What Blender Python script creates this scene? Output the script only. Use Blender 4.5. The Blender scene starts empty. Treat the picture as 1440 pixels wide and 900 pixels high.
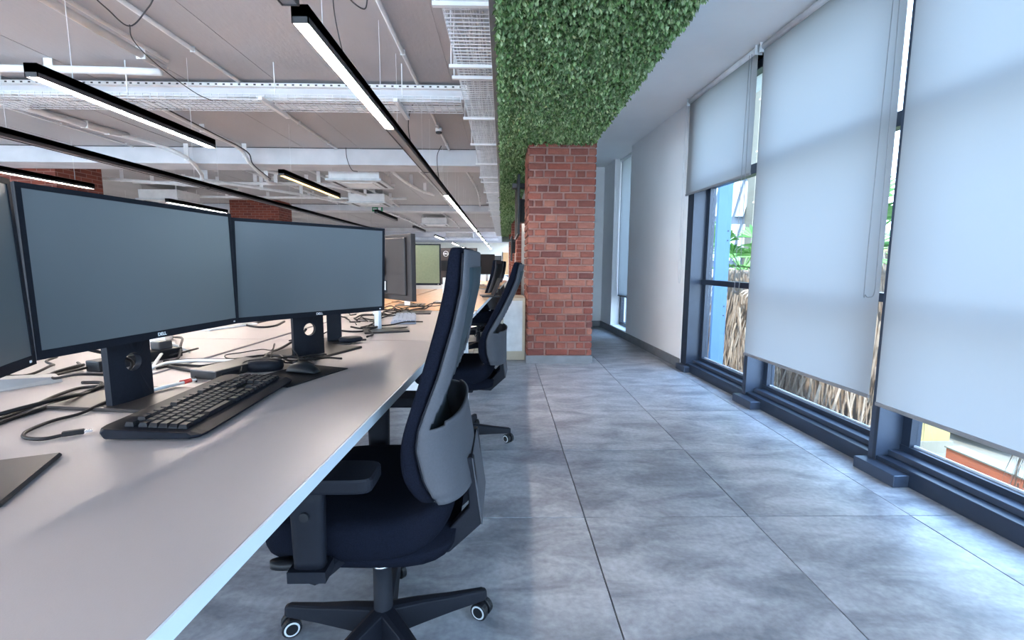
import bpy, bmesh, math, random
import numpy as np
from mathutils import Vector, Matrix, Euler
random.seed(7); np.random.seed(7)
S = bpy.context.scene
col = S.collection
PI = math.pi
# ---------------------------------------------------------------- camera
EYE = 1.10
cam_d = bpy.data.cameras.new('camera'); cam = bpy.data.objects.new('camera', cam_d); col.objects.link(cam)
cam_d.sensor_width = 36; cam_d.lens = 36*660/1440; cam_d.clip_start = 0.02; cam_d.clip_end = 400
a, p, r = math.radians(1.1563), math.radians(6.9053), math.radians(0.3)
R0 = Vector((math.cos(a), -math.sin(a), 0)); FW = Vector((math.sin(a)*math.cos(p), math.cos(a)*math.cos(p), -math.sin(p)))
D0 = FW.cross(R0)
RR = R0*math.cos(r)-D0*math.sin(r); DD = D0*math.cos(r)+R0*math.sin(r)
M = Matrix((RR, -DD, -FW)).transposed().to_4x4(); M.translation = Vector((0, 0, EYE)); cam.matrix_world = M
S.camera = cam
# ---------------------------------------------------------------- world, sun, exposure
S.view_settings.view_transform = 'Standard'; S.view_settings.look = 'None'; S.view_settings.gamma = 1
S.view_settings.exposure = 1.78; S.view_settings.use_curve_mapping = False
w = bpy.data.worlds.new('sky'); S.world = w; w.use_nodes = True
nt = w.node_tree; nt.nodes.clear()
out = nt.nodes.new('ShaderNodeOutputWorld'); bg = nt.nodes.new('ShaderNodeBackground')
tc = nt.nodes.new('ShaderNodeTexCoord'); sp = nt.nodes.new('ShaderNodeSeparateXYZ'); cr = nt.nodes.new('ShaderNodeValToRGB')
nt.links.new(tc.outputs['Generated'], sp.inputs[0]); nt.links.new(sp.outputs['Z'], cr.inputs[0])
cr.color_ramp.elements[0].position = 0.0; cr.color_ramp.elements[0].color = (.70, .83, 1, 1)
cr.color_ramp.elements[1].position = 0.8; cr.color_ramp.elements[1].color = (.36, .60, 1, 1)
nt.links.new(cr.outputs[0], bg.inputs[0]); bg.inputs[1].default_value = 4.3
nt.links.new(bg.outputs[0], out.inputs[0])
sd = bpy.data.lights.new('sun', 'SUN'); sd.energy = 3.2; sd.angle = .01; sd.color = (1, .95, .86)
so = bpy.data.objects.new('sun', sd); col.objects.link(so)
so.rotation_euler = Vector((.30, .62, -1.0)).to_track_quat('-Z', 'Y').to_euler()
LAMP = 9.0
# ---------------------------------------------------------------- materials
def nodes_of(name):
    m = bpy.data.materials.new(name); m.use_nodes = True
    return m, m.node_tree, m.node_tree.nodes['Principled BSDF']
def mat(name, c, rough=.5, metal=0, var=.12, scale=8, bump=0, bscale=None, spec=.5, coat=0, stretch=(1,1,1)):
    m, t, b = nodes_of(name)
    b.inputs['Roughness'].default_value = rough; b.inputs['Metallic'].default_value = metal
    b.inputs['Specular IOR Level'].default_value = spec
    if coat: b.inputs['Coat Weight'].default_value = coat; b.inputs['Coat Roughness'].default_value = .1
    co = t.nodes.new('ShaderNodeTexCoord'); mp = t.nodes.new('ShaderNodeMapping'); mp.inputs['Scale'].default_value = stretch
    t.links.new(co.outputs['Object'], mp.inputs[0])
    n = t.nodes.new('ShaderNodeTexNoise'); n.inputs['Scale'].default_value = scale; n.inputs['Detail'].default_value = 4
    t.links.new(mp.outputs[0], n.inputs['Vector'])
    rp = t.nodes.new('ShaderNodeValToRGB')
    rp.color_ramp.elements[0].position = .3; rp.color_ramp.elements[1].position = .7
    rp.color_ramp.elements[0].color = tuple(x*(1-var) for x in c)+(1,)
    rp.color_ramp.elements[1].color = tuple(min(1, x*(1+var)) for x in c)+(1,)
    t.links.new(n.outputs['Fac'], rp.inputs[0]); t.links.new(rp.outputs[0], b.inputs['Base Color'])
    if bump:
        n2 = t.nodes.new('ShaderNodeTexNoise'); n2.inputs['Scale'].default_value = bscale or scale*6
        t.links.new(mp.outputs[0], n2.inputs['Vector'])
        bp = t.nodes.new('ShaderNodeBump'); bp.inputs['Strength'].default_value = bump; bp.inputs['Distance'].default_value = .01
        t.links.new(n2.outputs['Fac'], bp.inputs['Height']); t.links.new(bp.outputs[0], b.inputs['Normal'])
    return m
def emit(name, c, s):
    m, t, b = nodes_of(name)
    b.inputs['Base Color'].default_value = (.9, .85, .8, 1)
    b.inputs['Emission Color'].default_value = c+(1,); b.inputs['Emission Strength'].default_value = s
    return m
def rand_mat(name, cols, rough=.8, bump=.5, bscale=60, island=False, spec=.3, nscale=14):
    m, t, b = nodes_of(name)
    b.inputs['Roughness'].default_value = rough; b.inputs['Specular IOR Level'].default_value = spec
    if island:
        o = t.nodes.new('ShaderNodeNewGeometry'); src = o.outputs['Random Per Island']
    else:
        o = t.nodes.new('ShaderNodeObjectInfo'); src = o.outputs['Random']
    rp = t.nodes.new('ShaderNodeValToRGB'); e = rp.color_ramp.elements
    while len(e) < len(cols): e.new(.5)
    for i, c in enumerate(cols): e[i].position = i/(len(cols)-1); e[i].color = c+(1,)
    t.links.new(src, rp.inputs[0])
    co = t.nodes.new('ShaderNodeTexCoord')
    n = t.nodes.new('ShaderNodeTexNoise'); n.inputs['Scale'].default_value = nscale; n.inputs['Detail'].default_value = 5
    t.links.new(co.outputs['Object'], n.inputs['Vector'])
    mx = t.nodes.new('ShaderNodeMix'); mx.data_type = 'RGBA'; mx.blend_type = 'OVERLAY'; mx.inputs[0].default_value = .45
    t.links.new(rp.outputs[0], mx.inputs[6]); t.links.new(n.outputs['Fac'], mx.inputs[7])
    t.links.new(mx.outputs[2], b.inputs['Base Color'])
    if bump:
        n2 = t.nodes.new('ShaderNodeTexNoise'); n2.inputs['Scale'].default_value = bscale; n2.inputs['Detail'].default_value = 6
        t.links.new(co.outputs['Object'], n2.inputs['Vector'])
        bp = t.nodes.new('ShaderNodeBump'); bp.inputs['Strength'].default_value = bump; bp.inputs['Distance'].default_value = .01
        t.links.new(n2.outputs['Fac'], bp.inputs['Height']); t.links.new(bp.outputs[0], b.inputs['Normal'])
    return m
MT = {}
MT['slab'] = mat('painted_concrete', (.51, .50, .515), .8, var=.06, scale=1.2, bump=.25, bscale=30, stretch=(1, .35, 1))
MT['white_paint'] = mat('white_paint', (.88, .88, .88), .7, var=.03, scale=2, bump=.05, bscale=90)
MT['wall_paint'] = mat('wall_paint', (.82, .81, .82), .75, var=.03, scale=2, bump=.08, bscale=120)
MT['cream'] = mat('cream_paint', (.72, .68, .58), .8, var=.03, scale=1)
MT['grout'] = mat('grout', (.03, .03, .035), .95, spec=.1)
MT['skirt'] = mat('grey_skirting', (.16, .165, .18), .45, var=.15, scale=9)
MT['frame'] = mat('navy_aluminium', (.020, .030, .052), .35, metal=.2, var=.08)
MT['frame_lit'] = mat('navy_aluminium_lit', (.042, .058, .092), .4, metal=.25, var=.06)  # same navy aluminium, lighter: brightness of light-catching faces put into the colour
MT['gasket'] = mat('pale_gasket', (.45, .5, .58), .5)
MT['conduit'] = mat('white_conduit', (.88, .87, .87), .5, var=.06)
MT['conduit_g'] = mat('pale_grey_plastic', (.30, .30, .31), .5)
MT['wire'] = mat('galvanised_wire', (.80, .80, .82), .4, metal=0)
MT['beam'] = mat('white_beam', (.66, .66, .69), .75, var=.08, scale=3)
MT['black'] = mat('black_plastic', (.009, .010, .013), .4, var=.1, spec=.28)
MT['cable'] = mat('black_cable', (.008, .007, .008), .5, spec=.25)
MT['wcable'] = mat('white_cable', (.78, .77, .76), .5)
MT['light_body'] = mat('dark_fixture', (.045, .042, .045), .45)
MT['diffuser'] = mat('unlit_diffuser', (.25, .25, .27), .4, var=.04)
MT['lit'] = emit('lit_diffuser', (1, .88, .77), 58.0)
MT['lit_y'] = emit('lit_diffuser_yellow', (1, .62, .18), 2.2)
MT['fabric'] = mat('navy_fabric', (.006, .0075, .014), .95, var=.3, scale=300, bump=.35, bscale=700, spec=.05)
MT['shell'] = mat('grey_shell', (.062, .066, .078), .65, var=.06, scale=200, bump=.1, bscale=900, spec=.2)
MT['chair_dark'] = mat('dark_chair_plastic', (.008, .0095, .015), .55, var=.1, scale=200, bump=.08, bscale=900, spec=.15)
MT['teal'] = mat('dark_inner_mesh', (.010, .025, .035), .8)
MT['steel'] = mat('steel', (.6, .62, .65), .25, metal=.9)
MT['ring'] = mat('caster_ring', (.55, .58, .60), .4)
MT['desk'] = mat('desk_laminate', (.33, .292, .29), .40, var=.03, scale=3, bump=.03, bscale=400)
MT['edge'] = mat('desk_edging', (.50, .58, .64), .4, var=.03)
MT['wood'] = mat('oak_laminate', (.45, .25, .13), .45, var=.15, scale=4, stretch=(8, 1, 1))
MT['legw'] = mat('white_metal', (.68, .72, .76), .4, var=.03)
MT['pad'] = mat('black_pad', (.012, .012, .015), .8, var=.15, scale=60, spec=.15)
MT['base'] = mat('stand_base', (.03, .027, .028), .35, metal=.3)
MT['key'] = mat('key_cap', (.003, .004, .008), .45, var=.1, spec=.22)
MT['kb'] = mat('keyboard_body', (.004, .005, .010), .5, spec=.2)
MT['gkey'] = mat('grey_keyboard', (.25, .29, .38), .5)
MT['red'] = mat('red_plastic', (.5, .04, .03), .4)
MT['whitep'] = mat('white_plastic', (.7, .72, .74), .4)
MT['trimwood'] = mat('pale_wood', (.50, .44, .34), .6, var=.1, scale=5)
MT['brown'] = mat('brown_back_plastic', (.03, .020, .018), .55, var=.08)
MT['silver'] = mat('silver_stand', (.62, .66, .70), .35, metal=.4)
MT['logo'] = mat('pale_lettering', (.75, .76, .78), .4)
MT['green_sign'] = mat('green_sign', (.02, .22, .10), .5)
MT['mortar'] = mat('mortar', (.30, .17, .145), .95, var=.15, scale=30, bump=.5, bscale=90)
MT['brick'] = rand_mat('brick', [(.14, .045, .035), (.26, .085, .060), (.19, .060, .048), (.33, .135, .095), (.24, .065, .045), (.12, .045, .040)], .85, .6, 70)
MT['moss'] = mat('dark_green_backing', (.02, .05, .015), .9)
MT['leaf'] = rand_mat('leaf', [(.05, .13, .025), (.14, .27, .09), (.26, .40, .17), (.44, .56, .32), (.09, .19, .05)], .55, 0, island=True, spec=.4)
MT['palm'] = rand_mat('palm_frond', [(.05, .17, .03), (.12, .28, .06), (.22, .36, .12)], .5, 0, island=True)
MT['dead'] = rand_mat('dry_frond', [(.20, .14, .10), (.33, .245, .18), (.13, .085, .06), (.40, .32, .25)], .9, 0, island=True)
MT['facade'] = mat('facade', (.08, .10, .125), .6, var=.05, scale=1)
MT['panelw'] = mat('white_pane_reflection', (.42, .44, .46), .3, var=.03)  # slanted reflective windows, their white reflection put into the colour
MT['beige'] = mat('beige_stone', (.16, .145, .11), .8, var=.06, scale=2)
MT['ochre'] = mat('ochre_wall', (.24, .19, .07), .8, var=.08, scale=1)
MT['terracotta'] = mat('terracotta_wall', (.34, .085, .035), .8, var=.08, scale=3)
MT['sand'] = mat('sandy_paving', (.15, .135, .11), .9, var=.15, scale=2)
MT['fin'] = mat('pale_blue_fin', (.10, .20, .34), .6, var=.03)
MT['carw'] = mat('white_car_paint', (.35, .36, .38), .25, var=.02)
MT['carg'] = mat('car_glass', (.05, .07, .09), .1)
MT['door'] = mat('orange_wood_door', (.45, .24, .10), .5, var=.1)
# floor tile material : soft cloudy concrete-look porcelain, glossy
def tile_mat():
    m, t, b = nodes_of('grey_porcelain')
    g = t.nodes.new('ShaderNodeNewGeometry'); oi = t.nodes.new('ShaderNodeObjectInfo')
    ad = t.nodes.new('ShaderNodeVectorMath'); ad.operation = 'ADD'
    sc = t.nodes.new('ShaderNodeVectorMath'); sc.operation = 'SCALE'; sc.inputs['Scale'].default_value = 37
    cb = t.nodes.new('ShaderNodeCombineXYZ')
    t.links.new(oi.outputs['Random'], cb.inputs[0]); t.links.new(oi.outputs['Random'], cb.inputs[1]); t.links.new(cb.outputs[0], sc.inputs[0])
    t.links.new(g.outputs['Position'], ad.inputs[0]); t.links.new(sc.outputs[0], ad.inputs[1])
    n = t.nodes.new('ShaderNodeTexNoise'); n.inputs['Scale'].default_value = 3.2; n.inputs['Detail'].default_value = 9; n.inputs['Roughness'].default_value = .62
    n.inputs['Distortion'].default_value = .6
    mp = t.nodes.new('ShaderNodeMapping'); mp.inputs['Scale'].default_value = (1, 2.0, 1)
    t.links.new(ad.outputs[0], mp.inputs[0]); t.links.new(mp.outputs[0], n.inputs['Vector'])
    rp = t.nodes.new('ShaderNodeValToRGB'); e = rp.color_ramp.elements
    e[0].position = .36; e[0].color = (.175, .186, .215, 1); e[1].position = .62; e[1].color = (.37, .385, .42, 1)
    t.links.new(n.outputs['Fac'], rp.inputs[0])
    n3 = t.nodes.new('ShaderNodeTexNoise'); n3.inputs['Scale'].default_value = 45; n3.inputs['Detail'].default_value = 3
    t.links.new(ad.outputs[0], n3.inputs['Vector'])
    mx = t.nodes.new('ShaderNodeMix'); mx.data_type = 'RGBA'; mx.blend_type = 'OVERLAY'; mx.inputs[0].default_value = .35
    t.links.new(rp.outputs[0], mx.inputs[6]); t.links.new(n3.outputs['Fac'], mx.inputs[7])
    t.links.new(mx.outputs[2], b.inputs['Base Color'])
    rr = t.nodes.new('ShaderNodeMapRange'); rr.inputs[3].default_value = .30; rr.inputs[4].default_value = .46
    t.links.new(n.outputs['Fac'], rr.inputs[0]); t.links.new(rr.outputs[0], b.inputs['Roughness'])
    bp = t.nodes.new('ShaderNodeBump'); bp.inputs['Strength'].default_value = .08; bp.inputs['Distance'].default_value = .004
    t.links.new(n.outputs['Fac'], bp.inputs['Height']); t.links.new(bp.outputs[0], b.inputs['Normal'])
    return m
MT['tile'] = tile_mat()
def blind_mat():
    m, t, b = nodes_of('blind_fabric'); o = t.nodes['Material Output']
    t.nodes.remove(b)
    d = t.nodes.new('ShaderNodeBsdfDiffuse'); tr = t.nodes.new('ShaderNodeBsdfTranslucent'); mx = t.nodes.new('ShaderNodeMixShader')
    d.inputs[0].default_value = (.37, .37, .375, 1); tr.inputs[0].default_value = (.26, .275, .29, 1); mx.inputs[0].default_value = .42
    co = t.nodes.new('ShaderNodeTexCoord'); n = t.nodes.new('ShaderNodeTexNoise'); n.inputs['Scale'].default_value = 500
    t.links.new(co.outputs['Object'], n.inputs['Vector'])
    bp = t.nodes.new('ShaderNodeBump'); bp.inputs['Strength'].default_value = .15; bp.inputs['Distance'].default_value = .002
    t.links.new(n.outputs['Fac'], bp.inputs['Height']); t.links.new(bp.outputs[0], d.inputs['Normal'])
    t.links.new(d.outputs[0], mx.inputs[1]); t.links.new(tr.outputs[0], mx.inputs[2]); t.links.new(mx.outputs[0], o.inputs[0])
    return m
MT['blind'] = blind_mat()
def glass_mat():
    m, t, b = nodes_of('window_glass'); o = t.nodes['Material Output']; t.nodes.remove(b)
    tr = t.nodes.new('ShaderNodeBsdfTransparent'); gl = t.nodes.new('ShaderNodeBsdfGlossy'); mx = t.nodes.new('ShaderNodeMixShader')
    tr.inputs[0].default_value = (.90, .95, .96, 1); gl.inputs['Roughness'].default_value = .02
    fr = t.nodes.new('ShaderNodeFresnel'); ge = t.nodes.new('ShaderNodeNewGeometry'); mr = t.nodes.new('ShaderNodeMapRange'); mr.inputs[3].default_value = 1.35; mr.inputs[4].default_value = 1/1.35
    t.links.new(ge.outputs['Backfacing'], mr.inputs[0]); t.links.new(mr.outputs[0], fr.inputs[0])
    t.links.new(fr.outputs[0], mx.inputs[0]); t.links.new(tr.outputs[0], mx.inputs[1]); t.links.new(gl.outputs[0], mx.inputs[2]); t.links.new(mx.outputs[0], o.inputs[0])
    return m
MT['glass'] = glass_mat()
def screen_mat(name, c, rough=.38, spec=.9):
    m, t, b = nodes_of(name); b.inputs['Base Color'].default_value = c+(1,)
    b.inputs['Roughness'].default_value = rough; b.inputs['Specular IOR Level'].default_value = spec
    return m
MT['screen'] = screen_mat('matte_screen', (.085, .10, .11), .33, 1.0)
MT['olive'] = mat('olive_screen_reflection', (.15, .17, .105), .9, var=.06, scale=60, bump=.2, bscale=300)  # matte screen with the reflected green put into its base colour
def brick_tex():
    m, t, b = nodes_of('distant_brickwork'); b.inputs['Roughness'].default_value = .9
    g = t.nodes.new('ShaderNodeNewGeometry'); sx = t.nodes.new('ShaderNodeSeparateXYZ'); t.links.new(g.outputs['Position'], sx.inputs[0])
    a_ = t.nodes.new('ShaderNodeMath'); a_.operation = 'ADD'; t.links.new(sx.outputs[0], a_.inputs[0]); t.links.new(sx.outputs[1], a_.inputs[1])
    cb = t.nodes.new('ShaderNodeCombineXYZ'); t.links.new(a_.outputs[0], cb.inputs[0]); t.links.new(sx.outputs[2], cb.inputs[1])
    br = t.nodes.new('ShaderNodeTexBrick'); br.inputs['Scale'].default_value = 1; br.inputs['Brick Width'].default_value = .24; br.inputs['Row Height'].default_value = .0766
    br.inputs['Mortar Size'].default_value = .007; br.inputs['Color1'].default_value = (.25, .06, .035, 1); br.inputs['Color2'].default_value = (.15, .035, .025, 1); br.inputs['Mortar'].default_value = (.30, .15, .12, 1)
    t.links.new(cb.outputs[0], br.inputs['Vector']); t.links.new(br.outputs[0], b.inputs['Base Color'])
    return m
MT['brickwall'] = brick_tex()
# ---------------------------------------------------------------- mesh helpers
class MB:
    def __init__(s): s.v = []; s.f = []
    def add(s, vs, fs):
        n = len(s.v); s.v += [tuple(v) for v in vs]; s.f += [tuple(i+n for i in f) for f in fs]; return s
    def box(s, x0, x1, y0, y1, z0, z1, T=None):
        vs = [Vector((x, y, z)) for z in (z0, z1) for x, y in ((x0, y0), (x1, y0), (x1, y1), (x0, y1))]
        if T is not None: vs = [T @ v for v in vs]
        return s.add(vs, [(3, 2, 1, 0), (4, 5, 6, 7), (0, 1, 5, 4), (1, 2, 6, 5), (2, 3, 7, 6), (3, 0, 4, 7)])
    def tube(s, pts, r, n=6, cap=True, r2=None):
        pts = [Vector(q) for q in pts]; N = len(pts); base = len(s.v); up = None
        for i, q in enumerate(pts):
            t = (pts[min(i+1, N-1)]-pts[max(i-1, 0)])
            if t.length < 1e-9: t = Vector((0, 0, 1))
            t.normalize()
            if up is None: up = Vector((0, 0, 1)) if abs(t.z) < .9 else Vector((1, 0, 0))
            u = t.cross(up)
            if u.length < 1e-4: u = t.cross(Vector((0, 1, 0)))
            u.normalize(); w_ = u.cross(t).normalized(); up = w_
            rr = r if r2 is None else r+(r2-r)*i/(N-1)
            for k in range(n):
                an = 2*PI*k/n; s.v.append(tuple(q+u*math.cos(an)*rr+w_*math.sin(an)*rr))
        for i in range(N-1):
            for k in range(n):
                a_, b_ = base+i*n+k, base+i*n+(k+1) % n; s.f.append((a_, b_, b_+n, a_+n))
        if cap: s.f.append(tuple(base+k for k in range(n))[::-1]); s.f.append(tuple(base+(N-1)*n+k for k in range(n)))
        return s
    def loft(s, loops, cap=True):
        base = len(s.v); n = len(loops[0])
        for L in loops: s.v += [tuple(v) for v in L]
        for i in range(len(loops)-1):
            for k in range(n):
                a_, b_ = base+i*n+k, base+i*n+(k+1) % n; s.f.append((a_, b_, b_+n, a_+n))
        if cap: s.f.append(tuple(base+k for k in range(n))[::-1]); s.f.append(tuple(base+(len(loops)-1)*n+k for k in range(n)))
        return s
    def lathe(s, prof, c=(0, 0, 0), n=16, axis='z'):
        L = []
        for r_, h in prof:
            ring = []
            for k in range(n):
                an = 2*PI*k/n; x, y, z = r_*math.cos(an), r_*math.sin(an), h
                if axis == 'y': x, y, z = x, z, y
                if axis == 'x': x, y, z = z, x, y
                ring.append((c[0]+x, c[1]+y, c[2]+z))
            L.append(ring)
        return s.loft(L)
    def build(s, name, m, parent=None, smooth=False, bevel=0, seg=2, sub=0, loc=None, rz=0, solid=0, norm=True):
        me = bpy.data.meshes.new(name); me.from_pydata(s.v, [], s.f); me.materials.append(m)
        if norm:
            bm = bmesh.new(); bm.from_mesh(me); bmesh.ops.recalc_face_normals(bm, faces=bm.faces)
            if bevel: bmesh.ops.bevel(bm, geom=[e for e in bm.edges if len(e.link_faces) == 2 and e.calc_face_angle(0) > .5], offset=bevel, segments=seg, affect='EDGES', profile=.6, clamp_overlap=True)
            bm.to_mesh(me); bm.free()
        if smooth:
            me.polygons.foreach_set('use_smooth', [True]*len(me.polygons))
        o = bpy.data.objects.new(name, me); col.objects.link(o)
        if bevel and not smooth: pass
        if parent is not None: o.parent = parent
        if loc is not None: o.location = loc
        o.rotation_euler.z = rz
        if solid: md = o.modifiers.new('solid', 'SOLIDIFY'); md.thickness = solid; md.offset = 0
        if sub: md = o.modifiers.new('sub', 'SUBSURF'); md.levels = sub; md.render_levels = sub
        return o
def B(x0, x1, y0, y1, z0, z1): return MB().box(x0, x1, y0, y1, z0, z1)
def tag(o, label, cat, group=None, kind=None):
    o['label'] = label; o['category'] = cat
    if group: o['group'] = group
    if kind: o['kind'] = kind
    return o
def thing(name, label, cat, loc=(0, 0, 0), rz=0, group=None):
    o = bpy.data.objects.new(name, None); o.empty_display_size = .1; col.objects.link(o); o.location = loc; o.rotation_euler = (0, 0, rz)
    return tag(o, label, cat, group)
def struct(o, label=None):
    o['kind'] = 'structure'
    if label: o['label'] = label
    return o
def kids(o): return [c for c in bpy.data.objects if c.parent == o]
def copy_tree(o, parent=None):
    c = o.copy(); col.objects.link(c)
    if parent is not None: c.parent = parent
    for ch in KID.get(o.name, []) or kids(o): copy_tree(ch, c)
    return c
KID = {}
def smooth_path(pts, k=6):
    P_ = [Vector(q) for q in pts]; P_ = [P_[0]*2-P_[1]]+P_+[P_[-1]*2-P_[-2]]; o = []
    for i in range(1, len(P_)-2):
        for j in range(k):
            t = j/k; a_, b_, c_, d_ = P_[i-1:i+3]
            o.append(.5*((2*b_)+(-a_+c_)*t+(2*a_-5*b_+4*c_-d_)*t*t+(-a_+3*b_-3*c_+d_)*t**3))
    o.append(P_[-2]); return o
def text(s, size, m, name, parent, loc, rot, ext=.0006):
    cu = bpy.data.curves.new(name, 'FONT'); cu.body = s; cu.size = size; cu.extrude = ext; cu.align_x = 'CENTER'; cu.align_y = 'CENTER'; cu.offset = size*.02
    t = bpy.data.objects.new(name, cu); col.objects.link(t)
    me = bpy.data.meshes.new_from_object(t); bpy.data.objects.remove(t); bpy.data.curves.remove(cu)
    me.materials.clear(); me.materials.append(m)
    o = bpy.data.objects.new(name, me); col.objects.link(o); o.parent = parent; o.location = loc; o.rotation_euler = rot
    return o
# ================================================================ SETTING
WTH = math.atan(.0475); WX0 = 2.121
def W(s_, off, z): return Vector((WX0-math.sin(WTH)*s_+math.cos(WTH)*off, math.cos(WTH)*s_+math.sin(WTH)*off, z))
WR = dict(loc=(WX0, 0, 0), rz=WTH)      # frame of the window wall: local y runs along it, +x is outdoors
YB, YF, XL = -5.0, 45.0, -13.0
flo = struct(B(XL, 2.36, YB, YF, -.30, -.012).build('floor', MT['grout']))
def clip(poly, n, d):
    o = []
    for i in range(len(poly)):
        P_, Q_ = poly[i], poly[(i+1) % len(poly)]; a_, b_ = n[0]*P_[0]+n[1]*P_[1]-d, n[0]*Q_[0]+n[1]*Q_[1]-d
        if a_ <= 0: o.append(P_)
        if a_*b_ < 0: t = a_/(a_-b_); o.append((P_[0]+(Q_[0]-P_[0])*t, P_[1]+(Q_[1]-P_[1])*t))
    return o
TX, TY, GX, GY, g = .724, .742, .361, 1.925, .0026
nw = (math.cos(WTH), math.sin(WTH)); dw = WX0*math.cos(WTH)+.10
far_tiles = MB()
for i in range(-18, 4):
    for j in range(-10, 59):
        x0, y0 = GX+i*TX+g, GY+j*TY+g; x1, y1 = x0+TX-2*g, y0+TY-2*g
        pl = clip([(x0, y0), (x1, y0), (x1, y1), (x0, y1)], nw, dw)
        if len(pl) < 3: continue
        n = len(pl); z = random.uniform(-.0006, .0006)
        cx, cy = sum(q[0] for q in pl)/n, sum(q[1] for q in pl)/n
        near = -4 <= i and -2 <= j <= 12
        mb = MB() if near else far_tiles
        ox, oy = (cx, cy) if near else (0, 0)
        b_ = .0003
        lo = [(q[0]-ox, q[1]-oy, -.012) for q in pl]; mid = [(q[0]-ox, q[1]-oy, z-b_) for q in pl]
        tp = [(q[0]-ox+(cx-q[0])*.004, q[1]-oy+(cy-q[1])*.004, z) for q in pl]
        mb.loft([lo, mid, tp])
        if near: mb.build('floor_tile', MT['tile'], flo, loc=(cx, cy, 0), norm=False)
far_tiles.build('distant_floor_tiles', MT['tile'], flo, norm=False)['kind'] = 'stuff'
# ceilings
SL = 3.0
ceil = struct(B(XL, .98, YB, YF, SL, SL+.35).build('ceiling', MT['slab']))
mbs = MB()
for k in range(14):
    x = -.55-k*.93; mbs.box(x-.006, x+.006, YB, 44.9, SL-.004, SL+.004)
mbs.build('formwork_ridge', MT['slab'], ceil)
ceil2 = struct(B(.90, 2.42, YB, 8.45, 2.73, 3.1).build('ceiling', MT['white_paint']))
# soffit bulkhead carrying the planting
sof = struct(B(-.075, .975, YB, 30, 2.40, SL).build('trim_1', MT['skirt']), 'long dropped bulkhead above the row of brick pillars')
sof2 = B(.975, .985, YB, 8.3, 2.39, 2.74).build('side_panel', MT['white_paint'], sof)
# window wall : white part, then reveal opening
wr = struct(MB().box(0, .24, 4.87, 6.77, 0, 2.74).build('wall_right', MT['wall_paint'], **WR))
B(0, .24, 7.58, 8.42, 0, 2.74).build('wall_section', MT['wall_paint'], wr); B(0, .24, 6.77, 7.58, 0, .11).build('wall_below_window', MT['wall_paint'], wr)
struct(B(.88, 1.80, 8.2, 8.44, 0, 2.74).build('wall_end', MT['white_paint']))
struct(MB().box(-.012, 0, 4.87, 8.2, 0, .10).build('baseboard_right', MT['skirt'], **WR))
struct(B(.99, 1.73, 8.188, 8.2, 0, .10).build('baseboard_end', MT['skirt']))
struct(B(.36, .46, 5.86, 30.0, 0, 2.31).build('wall_partition', MT['skirt']))
wl = struct(B(XL-.2, XL, 3.0, YF, 0, 3.3).build('wall_left', MT['cream'])); B(XL-.2, XL, YB, 3.0, 0, .35).build('wall_low', MT['cream'], wl); B(XL-.2, XL, YB, 3.0, 2.95, 3.3).build('wall_head', MT['cream'], wl)
wb = struct(B(XL, 2.6, YB-.2, YB, 0, .12).build('wall_back', MT['cream'])); B(XL, 2.6, YB-.2, YB, 2.9, 3.1).build('wall_head', MT['cream'], wb)
wg = struct(B(XL, 2.6, YB-.12, YB-.06, .12, .18).build('added_window_3', MT['frame']), 'added full width glazing behind the camera, letting in daylight')  # unseen glazing, added to bring daylight in from behind
for k in range(13): B(XL+k*1.25, XL+k*1.25+.05, YB-.15, YB-.03, .12, 2.9).build('mullion', MT['frame'], wg)
B(XL, 2.6, YB-.095, YB-.09, .18, 2.9).build('pane', MT['glass'], wg)
wg = struct(B(XL-.12, XL-.06, YB, 3, .35, .40).build('added_window_4', MT['frame']), 'added window band in the far left wall, letting in daylight')  # unseen window band, added as a further daylight source
for k in range(4): B(XL-.15, XL-.03, YB+k*2.5, YB+k*2.5+.06, .35, 2.95).build('mullion', MT['frame'], wg)
B(XL-.095, XL-.09, YB, 3, .4, 2.95).build('pane', MT['glass'], wg)
struct(B(XL, 2.4, YF, YF+.2, 0, 3.3).build('wall_far', MT['cream']))
dr = struct(B(.02, .95, YF-.06, YF-.01, 0, 2.1).build('door_1', MT['door'])); B(-.05, .02, YF-.08, YF-.01, 0, 2.15).build('door_frame', MT['light_body'], dr)
struct(B(.47, .57, 8.46, 30, 0, 2.31).build('wall_corridor', MT['cream']))
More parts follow.
